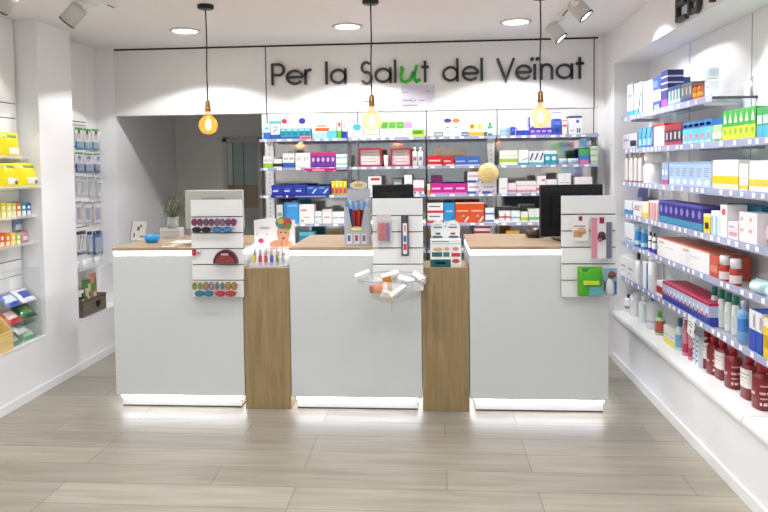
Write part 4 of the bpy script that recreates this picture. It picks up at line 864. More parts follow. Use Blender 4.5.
for k in range(26):
    a = random.uniform(0, 2*PI); sp = random.uniform(.02, .14); hh = random.uniform(.14, .25); tip = Vector((sp*math.cos(a)*1.1, sp*math.sin(a)*.6, hh)); base = Vector((.015*math.cos(a), .015*math.sin(a), 0))
    st.tube([base, base*.9+Vector((0, 0, .075)), (base+tip)/2+Vector((0, 0, .03)), tip], .0012, G1, 4)
    for q in range(7):
        t = .45+q*.08; c = base.lerp(tip, t)+Vector((random.uniform(-.008, .008), random.uniform(-.008, .008), .02*(1-t))); an = random.uniform(0, 2*PI); L_ = .022; dv = Vector((math.cos(an), math.sin(an), .5))*L_; sv = Vector((-math.sin(an), math.cos(an), 0))*.006
        lf.face([c, c+dv*.5+sv, c+dv, c+dv*.5-sv], G1 if q % 2 else G2)
    for q in range(3): 
        c = tip+Vector((random.uniform(-.006, .006), random.uniform(-.006, .006), q*.007)); lf.lathe([(.0005, -.004), (.004, 0), (.0005, .004)], V1 if k % 3 else G2, c, 6, caps=False)
st.build('stem', o); lf.build('foliage', o)
# sun care card with printed portrait
p = onY(274.5, 243, 4.60); pt = onY(274.5, 217, 4.60); hh = pt.z-1.0375
o = empty('display_card', (p.x, 4.60, 1.0375), 0, 'white sun care counter card with a printed woman in a colourful headscarf', 'counter card')
s = MB(); w = .285; s.box(-w/2, w/2, 0, .02, 0, hh*.9, mat('#F3F2F3', .4)); s.prism([(-w/2, hh*.9), (-w*.1, hh*.98), (w*.1, hh*.9)], 0, .02, mat('#F3F2F3', .4)); s.box(-w/2, w/2, .02, .06, 0, .01, WHITE); s.build('card', o)
s = MB(); patches(s, w, .02, hh, [(.06, .02, .32, .05, '#DDD'), (.14, .62, .42, .7, '#8C8FA0', 'l'), (.10, .18, .24, .34, '#D8336F', 'e'), (.05, .45, .1, .5, '#BCD'), (.30, .44, .34, .48, '#C9C')])
pw = lambda x0, z0, x1, z1, c, k='e', e=0: s.face([((x0+x1)/2*w+(x1-x0)/2*w*math.cos(t*PI/8), -.0012-e, (z0+z1)/2*hh+(z1-z0)/2*hh*math.sin(t*PI/8)) for t in range(16)] if k == 'e' else [(x0*w, -.0012-e, z0*hh), (x1*w, -.0012-e, z0*hh), (x1*w, -.0012-e, z1*hh), (x0*w, -.0012-e, z1*hh)], mat(c, .4))
pw(-.12, .0, .46, .3, '#D9A07C', 'e'); pw(-.12, -.0, .46, .12, '#D9A07C', 'r', .0001); pw(.06, .18, .38, .78, '#D9A583', 'e', .0003)
pw(.03, .62, .40, 1.0, '#4E8C82', 'e', .0005); pw(.2, .66, .44, .98, '#B9503F', 'e', .0007); pw(.08, .78, .24, .96, '#C9B24A', 'e', .0009); pw(.28, .6, .42, .8, '#6A8C3C', 'e', .0011)
pw(.13, .5, .19, .54, '#3A2A24', 'e', .0012); pw(.25, .5, .31, .54, '#3A2A24', 'e', .0012); pw(.18, .30, .27, .37, '#B8363F', 'e', .0012)
pw(.15, .02, .22, .28, '#C98C68', 'e', .0014); pw(.26, .02, .33, .3, '#C98C68', 'e', .0014); s.build('printed_picture', o)
s = MB(); s.box(-.02, .03, -.0, .06, 0, .06, mat('#4A9AD0', .4)); s.box(-.02, .03, -.0006, 0, .02, .04, WHITE); o = s.build('carton'); o.location = (p.x-.05, 4.60, 1.0455+.0105); 
o.location = (-1.10, 4.72, ZT-.1445+.0); o.location = (onY(262, 215, 5.0).x+.02, YS0+.03, ZB[4]+.001); tag(o, 'small blue carton just left of the sky blue box, fourth shelf of back wall', 'box')
# acrylic lip colour stand
p = onY(267, 268, 4.38); o = empty('lipstick_stand', (p.x+.005, 4.38, .9425), 0, 'clear acrylic stand with six lip colours on the left oak pillar', 'display stand')
s = MB(); s.box(-.125, .125, 0, .13, 0, .012, mat('#E9E4F2', .1, 0, 0, 0, .6)); s.box(-.125, .125, .127, .13, .012, .125, ACRYL); s.box(-.125, -.122, 0, .127, .012, .09, ACRYL); s.box(.122, .125, 0, .127, .012, .09, ACRYL); s.box(-.125, .125, 0, .003, .012, .035, ACRYL)
s.build('acrylic_tray', o)
for i, c in enumerate(('#C9C23E', '#B03A5E', '#C4504C', '#4C58B4', '#7C8A5A', '#A8B0A4')):
    n_ = ('yellow', 'crimson', 'coral', 'blue', 'olive', 'grey-green')[i]
    t = empty('lip_gloss', (p.x+.005-.098+i*.039, 4.415, .955), 0, '%s lip gloss tube, %sin the acrylic stand' % (n_, ('leftmost ', '', '', '', '', 'rightmost ')[i]), 'lip gloss', 'lip glosses in the acrylic stand')
    s = MB(); s.lathe([(.011, 0), (.012, .002), (.012, .06), (.008, .064)], mat(c, .2, coat=.5), n=12); s.build('tube_body', t); s = MB(); s.lathe([(.0095, .0645), (.0095, .105), (.008, .108)], mat('#CFC9CC', .3, .5), n=12); s.build('cap', t)
# green and white display with two headers
p = onY(446.5, 268, 4.39); o = empty('display_stand', (p.x-.004, 4.39, .9425), 0, 'white and dark green cardboard display with two round headers on the right oak pillar', 'display stand')
hz = lambda py: onY(446, py, 4.39).z-.9425
wd_ = .20; s = MB(); h1 = hz(240); s.box(-wd_/2, wd_/2, 0, .12, 0, h1, mat('#EDEFEE', .4)); s.build('tray', o)
s = MB(); patches(s, wd_, .12, h1, [(0, 0, .66, .28, '#1F5F63'), (.66, 0, 1, .1, '#E7E3E3'), (.15, .12, .5, .18, '#9CC'), (.05, .38, .38, .55, '#2A6C66'), (.42, .38, .62, .55, '#3D8276'), (.68, .38, .98, .52, '#C93C55'), (.08, .58, .4, .72, '#D9B293', 'e'), (.45, .6, .62, .74, '#D9A988', 'e'), (.72, .6, .92, .74, '#D98C78', 'e'), (.0, .85, 1, .88, '#B9CFCF'), (.05, .93, .6, .96, '#777'), (.7, .14, .95, .3, '#B55', 'e')]); s.build('printed_front', o)
h2 = hz(221); s = MB()
for cx in (-.048, .05):
    zc = h2-.055; pts = [(cx+.048*math.cos(a*PI/10), zc+.052*math.sin(a*PI/10)) for a in range(0, 11)]; s.prism([(cx+.044, h1), ] + pts + [(cx-.044, h1)], .10, .104, mat('#EFF1F0', .4))
s.box(-.02, .022, .098, .1, h1, h2-.05, mat('#EFF1F0', .4)); s.build('header_card', o)
s = MB()
for cx, c in ((-.048, '#1F6F66'), (.05, '#C4374F')):
    s.box(cx-.036, cx+.036, .0985, .0995, h1+.004, h1+.016, mat('#1F5F63')); s.box(cx-.028, cx+.028, .0985, .0995, h2-.055, h2-.045, mat('#7D8890')); s.box(cx-.02, cx+.02, .0985, .0995, h2-.035, h2-.030, mat('#A6C4CF')); s.box(cx-.015, cx+.015, .0985, .0995, h1+.025, h1+.038, mat(c))
s.build('header_print', o)
# pen display
p = onY(357, 250, 4.42); px_ = p.x; hz = lambda py: onY(357, py, 4.42).z-ZT
o = empty('pen_display', (px_, 4.42, ZT), 0, 'grey cardboard counter display full of red and blue toothbrush pens', 'display stand')
w = .165; h1 = hz(206); h2 = hz(183); m_ = mat('#B5BAC2', .4); s = MB()
s.prism([(-w/2, 0), (w/2, 0), (w/2, h1*1.0), (w*.34, h1*.98), (w*.16, h1*.42), (-w*.18, h1*.42), (-w*.34, h1*.98), (-w/2, h1)], 0, .003, m_); s.box(-w/2, -w/2+.003, .003, .15, 0, h1*1.05, m_); s.box(w/2-.003, w/2, .003, .15, 0, h1*1.15, m_); s.box(-w/2+.003, w/2-.003, .147, .15, 0, h2*.9, m_); s.box(-w/2+.003, w/2-.003, .003, .147, 0, .003, m_); s.build('carton_body', o)
s = MB(); s.prism([(w*.36*math.cos(a*PI/12)+0, h2-.018+.028*math.sin(a*PI/12)) for a in range(24)], .142, .146, mat('#D3D0C4', .4)); s.build('header_card', o)
s = MB(); s.prism([(w*.3*math.cos(a*PI/12), h1*.42+.018*math.sin(a*PI/12)) for a in range(24)], -.002, -.0005, mat('#C2B44A', .4)); s.prism([(w*.24*math.cos(a*PI/12), h1*.42+.011*math.sin(a*PI/12)) for a in range(24)], -.003, -.002, mat('#E9E5C8', .4))
for k in range(3): s.box(-w*.4+k*w*.3, -w*.4+k*w*.3+w*.2, -.0014, -.0005, .012, h1*.3, mat('#E2E4E8', .4)); s.box(-w*.37+k*w*.3, -w*.37+k*w*.3+w*.12, -.0022, -.0014, .03, .07, mat(('#5B6FA8', '#B84A50', '#8C6F8C')[k], .4))
s.build('printed_front', o)
s = MB(); s.prism([(w*.2*math.cos(a*PI/12), h2-.018+.012*math.sin(a*PI/12)) for a in range(24)], .140, .1415, mat('#CBB65A', .4)); s.build('header_print', o)
for k in range(11):
    x = -w*.36+k*w*.072; y = .04+(k % 3)*.03; c = ('#2F6FC0', '#2F6FC0', '#1E3F8A', '#B02A33', '#C8362F', '#7C2A38', '#C8362F', '#B02A33', '#4A2030', '#C0392F', '#8F2A30')[k]
    t = empty('toothbrush', (px_+x*.62, 4.42+y, ZT+.0045), 0, ordlab(k, 11)+('blue' if k < 3 else 'dark red' if k in (5, 8) else 'red')+' packed toothbrush in the grey cardboard display', 'toothbrush', 'toothbrushes in the cardboard display'); t.rotation_euler = (0, (x)*1.6, 0)
    L_ = h1*1.12+random.uniform(-.02, .015); s = MB(); s.box(-.0085, .0085, -.004, .004, 0, L_*.8, mat(c, .3)); s.build('handle', t, bevel=.001); s = MB(); s.box(-.009, .009, -.006, .006, L_*.8, L_, mat(('#5FA0DC', '#D9DCE2', '#E05A50')[k % 3], .3)); s.build('brush_head', t, bevel=.001)
# glass bowl on the middle panel
p = onY(391.5, 277, 4.08); bx, by, bz = p.x, 4.08, p.z; r = .212
o = empty('glass_bowl', (bx, by, bz-.155), 0, 'clear glass bowl of small packs hanging on the front of the middle counter', 'bowl')
s = MB(); BG = mat('#DCE3E6', .02, 0, 0, 0, .15); pr = [(0, 0), (.07, .006), (.13, .034), (.175, .08), (.2, .125), (r, .155), (r-.004, .155), (.195, .127), (.17, .083), (.127, .039), (.068, .0105), (0, .005)]; s.lathe(pr, BG, n=36, caps=False); s.build('bowl_shell', o)
s = MB(); s.tube([(r*math.cos(a*PI/18), r*math.sin(a*PI/18), .156) for a in range(37)], .003, mat('#C6CBD0', .1, .4), 6); s.build('rim', o)
s = MB(); s.tube([(0, r, .150), (0, 4.259-by, .150)], .003, CHROME); s.tube([(0, 0, -.002), (0, 0, -.06)], .0015, CHROME); s.tube([(0, 0, -.003), (.0, .16, .02), (0, 4.259-by, .03)], .002, CHROME); s.build('wire_holder', o)
def inb(kind, dims, body, ps, loc, rot, lab, cat, kw={}):
    dims = tuple(q*1.22 for q in dims)
    t = make(kind, *dims, body, ps, kw); t.location = (bx+loc[0], by+loc[1], bz-.155+loc[2]); t.rotation_euler = rot; tag(t, lab, cat)
inb('box', (.075, .03, .055), '#F3F3F5', [(.2, .3, .8, .6, '#DDD')], (-.15, -.06, .125), (.3, -.35, .2), 'white square pack sticking out over the left rim of the glass bowl', 'box')
inb('tube', (.05, .035, .17), '#F1F1F2', [(0, .14, 1, .4, '#F08A2C'), (0, .5, 1, .6, '#D9B27A')], (-.13, -.06, .085), (0, PI/2-.08, 0), 'white tube with red cap and orange end, lying in the glass bowl', 'tube', {'cap': '#D2402C'})
inb('box', (.09, .03, .05), '#F4F0EC', [(0, 0, .5, 1, '#F09A3C'), (.55, .3, .9, .6, '#CCC')], (.0, .02, .115), (.5, -.25, .3), 'white and orange pack lying on top in the glass bowl', 'box')
inb('box', (.08, .03, .045), '#F2F3F6', [(.2, .3, .6, .7, '#5FA8DC', 'e')], (.08, -.03, .10), (.6, .25, -.2), 'white pack with blue oval, right side of the glass bowl', 'box')
inb('box', (.07, .028, .05), '#F3F3F3', [(.2, .4, .8, .5, '#999')], (.155, .0, .12), (.8, .5, -.4), 'white pack sticking out over the right rim of the glass bowl', 'box')
inb('box', (.09, .03, .04), '#EFEFF1', [(.1, .3, .9, .6, '#8A8A92', 'l')], (.07, -.09, .052), (.5, -.6, .2), 'grey-printed white pack against the lower right bowl side', 'box')
inb('box', (.07, .04, .04), '#F6F3EF', [(0, 0, 1, .4, '#E8C9A8')], (-.02, -.08, .025), (.2, .3, .2), 'cream pack at the very bottom of the glass bowl', 'box')
inb('box', (.07, .04, .04), '#ECEDEF', [(.1, .3, .6, .6, '#7C8C9C')], (-.07, .05, .075), (.4, .2, .9), 'pale grey pack in the rear left of the glass bowl', 'box')
inb('box', (.08, .035, .04), '#D9E0DC', [(.1, .3, .8, .6, '#A99A5C')], (.0, .10, .085), (.3, -.2, -.5), 'greenish white pack in the rear of the glass bowl', 'box')
# hanging goods on the panels
def peg(mb, x, z, y=4.322, L=.05):
    mb.tube([(x, y, z), (x, y-L, z+.002), (x, y-L-.004, z+.008)], .0018, CHROME, 5)
def blister(px0, px1, py0, py1, Y, draw, lab, cat='blister pack', name='blister_pack', clear=True, hole=True):
    a, b_ = onY(px0, py1, Y), onY(px1, py0, Y); w, h = b_.x-a.x, b_.z-a.z; x, z = (a.x+b_.x)/2, a.z
    o = empty(name, (x, Y, z), 0, lab, cat); s = MB(); s.box(-w/2, w/2, 0, .0015, 0, h, mat(draw[0], .35)); s.build('backing_card', o)
    s = MB(); draw[1](s, w, h); s.build('contents', o)
    if clear: s = MB(); s.box(-w*.47, w*.47, -.016, -.0145, h*.03, h*.8, AC2); s.box(-w*.47, w*.47, -.0145, 0, h*.80, h*.805, ACRYL); s.build('clear_cover', o)
    s = MB(); peg(s, 0, h*.93, 4.322-Y, 4.322-Y+.02); s.build('hook', o, 'chrome hook')
    return o
def glasses(px0, px1, py0, py1, fc, lc, lab):
    Y = 4.285; a, b_ = onY(px0, py1, Y), onY(px1, py0, Y); w, h = b_.x-a.x, b_.z-a.z; o = empty('sunglasses', ((a.x+b_.x)/2, Y, a.z), 0, lab, 'sunglasses', 'sunglasses on the left counter panel'); F_ = mat(fc, .3)
    s = MB(); rx, rz = w*.23, h*.46
    for sx in (-1, 1):
        c = sx*w*.25; pts = [(c+rx*math.cos(t*PI/8), -.002*abs(math.cos(t*PI/8)), h/2+rz*math.sin(t*PI/8)) for t in range(17)]; s.tube(pts, .0032, F_, 6); s.tube([(sx*w*.48, 0, h*.65), (sx*w*.485, .03, h*.62)], .0028, F_, 6)
    s.tube([(-w*.05, 0, h*.6), (0, -.003, h*.7), (w*.05, 0, h*.6)], .003, F_, 6); s.build('frame', o)
    for sx in (-1, 1):
        s = MB(); c = sx*w*.25; M = Matrix.Translation((c, 0, h/2)) @ Matrix.Rotation(PI/2, 4, 'X'); s.lathe([(0, .003), (rx*.6, .0025), (rx*.97, 0)], mat(lc, .12, .3), M=M, n=16, sy=rz/rx, caps=False); s.build('lens', o)
for args in ((191.5, 203, 218.5, 226, '#5C4A6E', '#8C3A52', 'red and purple sunglasses, upper row leftmost of four on the panel'), (203.5, 214, 218.5, 226, '#8A2F45', '#4F6478', 'wine framed sunglasses, upper row second from left'),
             (214.5, 225, 218.5, 226, '#54607E', '#93606A', 'slate blue framed sunglasses, upper row third from left'), (225.5, 236.5, 218.5, 226, '#8C2C3C', '#6E4C7C', 'dark red sunglasses, upper row rightmost'),
             (192, 211, 227, 232.5, '#2A222C', '#3A2A38', 'black sunglasses below the upper row, at left'), (213, 232, 227, 232.5, '#2F5F9C', '#4F86B8', 'blue sunglasses below the upper row, at right'),
             (192, 203, 282, 290, '#C9B04C', '#6E8C7A', 'yellow framed child sunglasses, lower row leftmost'), (203.5, 214, 282, 290, '#3F6F9C', '#C08C4A', 'blue framed child sunglasses, lower row second from left'),
             (214.5, 225, 282, 290, '#B89A4E', '#4F7F9C', 'tan framed child sunglasses, lower row third from left'), (225.5, 237, 282, 290, '#B0503C', '#9C9C5A', 'rust framed child sunglasses, lower row rightmost'),
             (195, 213, 290.8, 296.5, '#1F5F7F', '#3F8CA6', 'teal sunglasses at the bottom left of the panel'), (215, 236, 290.8, 296.5, '#A82330', '#C04A50', 'red sunglasses at the bottom right of the panel')): glasses(*args)
s = MB()
for px, py in ((197, 218), (208, 218), (219, 218), (231, 218), (202, 227), (223, 227), (197, 282), (208, 282), (219, 282), (231, 282), (204, 291), (226, 291), (224, 250)): q = onY(px, py, 4.322); peg(s, q.x, q.z, 4.322, .034)
o = s.build('hooks'); o.name = 'display_hook'; tag(o, 'small chrome hooks carrying the sunglasses on the left counter panel', 'hooks')
q = onY(224.5, 264, 4.26); q2 = onY(236.5, 250, 4.26); o = empty('swim_goggles', (q.x, 4.275, q.z), 0, 'domed burgundy mask hanging in the middle of the sunglasses panel', 'mask'); rr = q2.x-q.x; hh = q2.z-q.z
s = MB(); M = Matrix.Translation((0, 0, 0)); pts = [(rr*math.cos(a*PI/14), hh*math.sin(a*PI/14)) for a in range(15)]
s.prism(pts, .0, .03, mat('#5C1F2C', .25)); s.build('mask_body', o)
s = MB(); s.prism([(x*.8, z*.55+hh*.08) for x, z in pts], -.006, 0, mat('#8C3A3A', .15)); s.box(-rr*.3, rr*.3, -.008, -.006, hh*.6, hh*.75, mat('#C9A9A0')); s.build('lens', o)
q = onY(195.5, 255.5, 4.30); o = empty('small_pack', (q.x, 4.305, q.z), 0, 'tiny red and white packs at the left of the sunglasses panel', 'pack'); s = MB(); s.box(-.028, -.002, 0, .012, 0, .038, mat('#B5363F')); s.box(.003, .03, 0, .012, .004, .036, mat('#D9CFD2')); s.box(.008, .024, -.0006, 0, .01, .022, mat('#9C2C3C')); s.build('pack_body', o)
# middle panel
def d1(s, w, h):
    for k, c in enumerate(('#D0453A', '#C23A44', '#7A3A8C')): s.lathe([(w*.13, h*.08), (w*.14, h*.3), (w*.14, h*.68), (w*.08, h*.72)], mat(c, .3), (-w*.28+k*w*.28, -.007, 0), 10, sy=.45)
blister(377, 391, 214.5, 243, 4.295, ('#D5CED4', d1), 'blister pack of red and purple tubes hanging on the middle counter panel')
def d2(s, w, h):
    s.box(-w*.28, w*.28, -.008, -.001, h*.05, h*.8, mat('#E9E4EA', .3)); s.box(-w*.2, w*.2, -.009, -.008, h*.35, h*.5, mat('#3A6FB8')); s.box(-w*.2, w*.2, -.009, -.008, h*.15, h*.3, mat('#C8434A')); s.box(-w*.12, w*.12, -.009, -.008, h*.6, h*.75, mat('#D98C98'))
blister(401.5, 408.5, 215, 256, 4.295, ('#5A4A58', d2), 'slim dark-edged blister with a long white stick on the middle counter panel', clear=False)
# right panel
def d3(s, w, h):
    patches(s, w, .001, h, []); s.box(-w*.1, w*.12, -.003, -.001, h*.78, h*.95, mat('#A03040')); s.box(-w*.4, w*.1, -.003, -.001, h*.15, h*.4, mat('#C99A6B')); s.lathe([(.001, 0), (w*.28, .004), (w*.2, .03), (.001, .036)], mat('#D0A070'), (w*.08, -.006, h*.3), 12, sy=.3); s.box(-w*.4, w*.3, -.003, -.001, h*.55, h*.6, mat('#9C96A0'))
blister(572, 588.5, 215, 241, 4.295, ('#EFE9E6', d3), 'white pack with a tan picture, left on the right counter panel', clear=False, cat='pack', name='hanging_pack')
def d4(s, w, h):
    s.box(-w*.48, -w*.2, -.003, -.001, h*.02, h*.95, mat('#D98CA0')); s.box(w*.22, w*.48, -.004, -.001, h*.02, h*.85, mat('#6F7488')); s.box(-w*.1, w*.12, -.004, -.001, h*.82, h*.96, mat('#98283A')); s.lathe([(.001, 0), (w*.2, .01), (w*.16, .05), (.001, .06)], mat('#4A3038'), (w*.0, -.006, h*.42), 12, sy=.3); s.lathe([(.001, 0), (w*.1, .004), (w*.08, .02), (.001, .024)], mat('#C05A4A'), (-w*.08, -.012, h*.4), 10, sy=.3)
blister(591, 612, 215.5, 259, 4.295, ('#E7E3E6', d4), 'tall pink, white and grey pack, right on the right counter panel', clear=False, cat='pack', name='hanging_pack')
def d5(s, w, h):
    s.lathe([(w*.38, 0), (w*.44, h*.1), (w*.46, h*.8), (w*.4, h*.92)], mat('#4FAE2C', .25), (0, -.012, h*.02), 14, sy=.35); s.box(-w*.3, w*.3, -.05, -.03, h*.42, h*.55, mat('#C9DE3C')); s.box(-w*.1, w*.42, -.05, -.034, h*.06, h*.36, mat('#5FA6B0')); s.lathe([(w*.16, 0), (w*.16, .02)], mat('#2F8A2F'), (-w*.2, -.02, h*.86), 12, sy=.6)
blister(577.5, 602.5, 266.5, 296, 4.285, ('#7CBE3A', d5), 'bright green pack hanging low on the right counter panel', clear=False, cat='pack', name='hanging_pack')
def d6(s, w, h):
    s.lathe([(w*.1, 0), (w*.34, h*.1), (w*.3, h*.45), (w*.12, h*.6)], mat('#D9DDE0', .3), (-w*.05, -.01, 0), 12, sy=.4); s.lathe([(.001, 0), (w*.3, .014), (w*.28, .034), (.001, .046)], mat('#7A4030'), (w*.1, -.012, h*.62), 12, sy=.5); s.box(w*.1, w*.45, -.006, -.001, h*.05, h*.5, mat('#3A6FA0')); s.box(-w*.45, -w*.2, -.006, -.001, h*.2, h*.5, mat('#33404A'))
blister(603.5, 617, 268, 295, 4.285, ('#8FB5C4', d6), 'small toy pack in blue, white and brown hanging beside the bright green pack', clear=False, cat='toy pack', name='hanging_pack')

# ================================================================== LEFT WALL GOODS
def L(px0, px1, py0, py1, X, kind, body, ps, lab, cat, depth=.05, kw={}, rz=PI/2, rx=0, group=None, flatz=None):
    """goods facing the room on the left wall; px0..px1 are the near and far edges"""
    a, b_ = onX(px0, py1, X), onX(px1, py1, X); w = b_.y-a.y; c = (px0+px1)/2; zt = onX(c, py0, X).z; zb = onX(c, py1, X).z if flatz is None else flatz
    t = make(kind, w*.96, depth, zt-zb, body, ps, kw); t.location = (X, (a.y+b_.y)/2, zb); t.rotation_euler = (rx, 0, rz); tag(t, lab, cat, group); return t
def lshelf(px, py, X, y0, y1, lab, lip=.02):
    z = onX(px, py, X).z; o = empty('acrylic_shelf', (XNL+.018, (y0+y1)/2, z), 0, lab, 'shelf', 'small clear shelves on the left wall'); w = X-XNL-.018+.02; hy = (y1-y0)/2
    s = MB(); s.box(0, w, -hy, hy, -.004, -.0008, GLASS); s.box(w-.002, w, -hy, hy, -.0008, lip, ACRYL); s.build('tray', o); s = MB(); s.box(0, .004, -hy, hy, -.02, .05, ACRYL); s.build('rear_lip', o); return z
yb_ = [(.3, .12, .8, .42, '#F3F3EE'), (.2, .7, .8, .82, '#7E9A3C'), (.3, .2, .6, .3, '#3A78B8')]
X1 = -2.93
z1 = lshelf(10, 158.5, X1, 3.9, 4.68, 'clear shelf carrying the upper row of yellow bags')
for k, (a, b_) in enumerate(((-14, 4), (5, 23))): L(a, b_, 131.5, 158, -2.90, 'pouch', '#EEDC0E', yb_, ('yellow herbal sweets bag at the frame edge, upper row', 'yellow herbal sweets bag, upper row, right one')[k], 'bag', .05, {'name': 'sweets_bag'}, group='yellow bags on the left wall', flatz=z1+.008, rz=PI/2-.1, rx=-.12)
z2 = lshelf(12, 189, -2.82, 3.9, 4.68, 'clear shelf carrying the lower row of yellow bags')
for k, (a, b_) in enumerate(((-14, 4), (5, 23), (24, 43))): L(a, b_, 161, 188.5, -2.835, 'pouch', '#F0E010', yb_+[(.6, .1, .9, .3, '#3E8A4A')], ('yellow bag with green leaf print, lower row, at the frame edge', 'yellow bag with green leaf print, lower row, middle', 'yellow bag with green leaf print, lower row, farthest right')[k], 'bag', .06, {'name': 'sweets_bag'}, group='yellow bags on the left wall', flatz=z2+.012, rz=PI/2-.12, rx=-.24)
L(22, 26, 132, 148, -2.97, 'box', '#3C8A5A', [(.1, .2, .9, .5, '#CFE3D6')], 'small dark green pack right of the upper yellow bag', 'pack', .02, {'name': 'hanging_pack'})
z3 = lshelf(12, 219, -2.88, 3.9, 4.68, 'clear shelf carrying the small coloured boxes')
for k, (a, b_, c, n_) in enumerate(((-6, 1, '#D9CF3A', 'yellow-green'), (1.5, 6.5, '#E8DC3C', 'bright yellow'), (7, 12, '#E6E06A', 'pale yellow'), (12.3, 16.5, '#D9D34A', 'lemon'), (17, 21.5, '#E2703A', 'orange'), (22, 26.5, '#2C9AA0', 'teal'), (27, 31.5, '#2F5FC0', 'blue'))):
    L(a, b_, 203, 217.5, -2.90, 'box', c, [(.1, .1, .9, .45, '#F1EDE0'), (.2, .6, .8, .8, '#F6F6F0')], '%s small box in the coloured row on the left wall' % n_, 'box', .06, {}, group='small coloured boxes on the left wall', flatz=z3)
z4 = lshelf(12, 247, -2.88, 3.9, 4.68, 'clear shelf carrying the red and orange boxes')
for k, (a, b_, c, n_) in enumerate(((-8, -1, '#D93A2A', 'scarlet'), (-.5, 5, '#E0522E', 'vermilion'), (5.5, 10.5, '#E8832E', 'orange'), (11, 16, '#EFC93A', 'amber yellow'), (16.5, 21, '#B8CC5A', 'lime'))):
    L(a, b_, 233, 245.5, -2.90, 'box', c, [(.1, .1, .9, .4, '#F4E9B8'), (.3, .5, .8, .8, '#F6F0E8', 'e')], '%s small box in the red and orange row on the left wall' % n_, 'box', .06, {}, group='red and orange boxes on the left wall', flatz=z4)
L(23, 31, 231, 246, -2.92, 'pouch', '#C98A9A', [(.2, .2, .8, .6, '#E9DDE2')], 'pinkish soft pack at the right end of the red and orange row', 'pack', .05, {'name': 'soft_pack'}, flatz=z4)
L(15, 24, 216, 232, -2.955, 'pouch', '#7F8CB5', [(.2, .1, .8, .5, '#C5CBE0')], 'hazy blue pack hanging below the coloured boxes', 'pack', .03, {'name': 'hanging_pack'})
# acrylic bin with wrapped bags on the ledge
pa, pb = onX(13, 352, -2.84), onX(46, 332, -2.84); ya, yb2 = 4.31, 4.67
o = empty('acrylic_bin', (-2.915, (ya+yb2)/2, ZL+.0045), 0, 'tall clear acrylic bin of wrapped bags on the left ledge', 'bin'); hy = (yb2-ya)/2;
s = MB(); s.box(-.06, .075, -hy, hy, 0, .003, AC2); s.box(.072, .075, -hy, hy, .003, .12, AC2); s.box(-.06, -.057, -hy, hy, .003, .50, AC2); s.box(-.057, .072, -hy, -hy+.003, .003, .50, AC2); s.box(-.057, .072, hy-.003, hy, .003, .50, AC2); s.build('clear_box', o)
s = MB(); s.box(-.057, .070, -hy+.003, hy-.003, .155, .158, AC2); s.box(-.057, .070, -hy+.003, hy-.003, .28, .283, AC2); s.build('divider_shelf', o)
for k, (z, c, c2, n_) in enumerate(((.004, '#2F7F3E', '#CFE3D0', 'green wrapped bag at the bottom of the clear bin, near side'), (.004, '#2E8A44', '#A7D3AC', 'green wrapped bag at the bottom of the clear bin, far side'), (.075, '#D5D8DA', '#8A8F94', 'silver-grey wrapped bag lying on the green ones in the clear bin'), (.165, '#C43A2E', '#E9D9CF', 'red wrapped bag on the middle divider of the clear bin'), (.165, '#1F5A34', '#5C8A4C', 'dark green wrapped bag beside the red one in the clear bin'), (.28, '#2F55B0', '#D3DCF0', 'blue wrapped bag, topmost left in the clear bin'), (.28, '#D6DBE6', '#3A4FA0', 'white and blue wrapped bag, topmost right in the clear bin'))):
    t = make('pouch', .165, .04, .125, c, [(.2, .3, .8, .7, c2)], {'name': 'wrapped_bag'}); yy = (ya+yb2)/2 + (-.083 if k in (0, 3, 5) else .0 if k == 2 else .083)
    t.location = (-2.852, yy, ZL+.010+z); t.rotation_euler = (-.85, 0, PI/2+(.05, -.05, .2, .05, -.06, .06, -.04)[k]); tag(t, n_, 'bag', 'wrapped bags in the clear bin')
# yellow-cream tub at the frame edge
o = empty('sponge_tray', (-2.892, 4.06, ZL+.0045), 0, 'pale yellow wooden tray with handles on the left ledge, at the frame edge', 'tray')
WD = wood('pale_pine', '#D9B86A', '#EBD494', 'y'); s = MB(); M = Matrix.Rotation(.0, 4, 'Y')
s.box(-.082, .07, -.24, .24, 0, .01, WD); s.build('bottom', o); s = MB(); s.box(.06, .07, -.24, .24, .0105, .13, WD); s.build('front_board', o); s = MB(); s.box(-.082, -.074, -.24, .24, .0105, .23, WD); s.build('rear_board', o)
for sx in (-1, 1):
    s = MB(); s.prism([(-.074, .0105), (.06, .0105), (.06, .14), (-.03, .24), (-.074, .24)], sx*.235-.005, sx*.235+.005, WD); s.build('side_board', o)
for k in range(3):
    t = make('pouch', .13, .045, .2, '#E9D28A', [(.2, .3, .8, .6, '#F4E9C4')], {'name': 'bath_sponge_pack'}); t.location = (-2.865, 3.92+k*.14, ZL+.017); t.rotation_euler = (-.15, 0, PI/2); tag(t, ordlab(k, 3, False).replace('leftmost', 'nearest').replace('rightmost', 'farthest')+'pale yellow sponge packs in the wooden tray', 'pack', 'sponge packs in the wooden tray')
# second niche: rows of hanging cards
XH = -2.965
def hang(px0, px1, py0, py1, body, ps, lab, grp, X=XH, depth=.012, cat='blister pack'):
    a, b_ = onX(px0, py1, X), onX(px1, py1, X); w = b_.y-a.y; c = (px0+px1)/2; zt, zb = onX(c, py0, X).z, onX(c, py1, X).z
    o = empty('blister_pack', (X, (a.y+b_.y)/2, zb), PI/2, lab, cat, grp); h = zt-zb; w *= .95
    s = MB(); s.box(-w/2, w/2, .004, .0055, 0, h, mat(body, .35)); s2 = MB(); patches(s2, w, .001, h, ps); s.build('backing_card', o)
    if s2.v: q = s2.build('printed_front', o); q.location.y = .004
    s = MB(); s.box(-w*.42, w*.42, -.008, -.0068, h*.05, h*.7, ACRYL); s.box(-w*.42, w*.42, -.0068, .004, h*.70, h*.712, ACRYL); s.build('clear_cover', o)
    s = MB(); s.tube([(0, abs(XNL+.018-X), h*.95), (0, -.05, h*.95+.006)], .0018, CHROME, 5); s.build('hook', o)
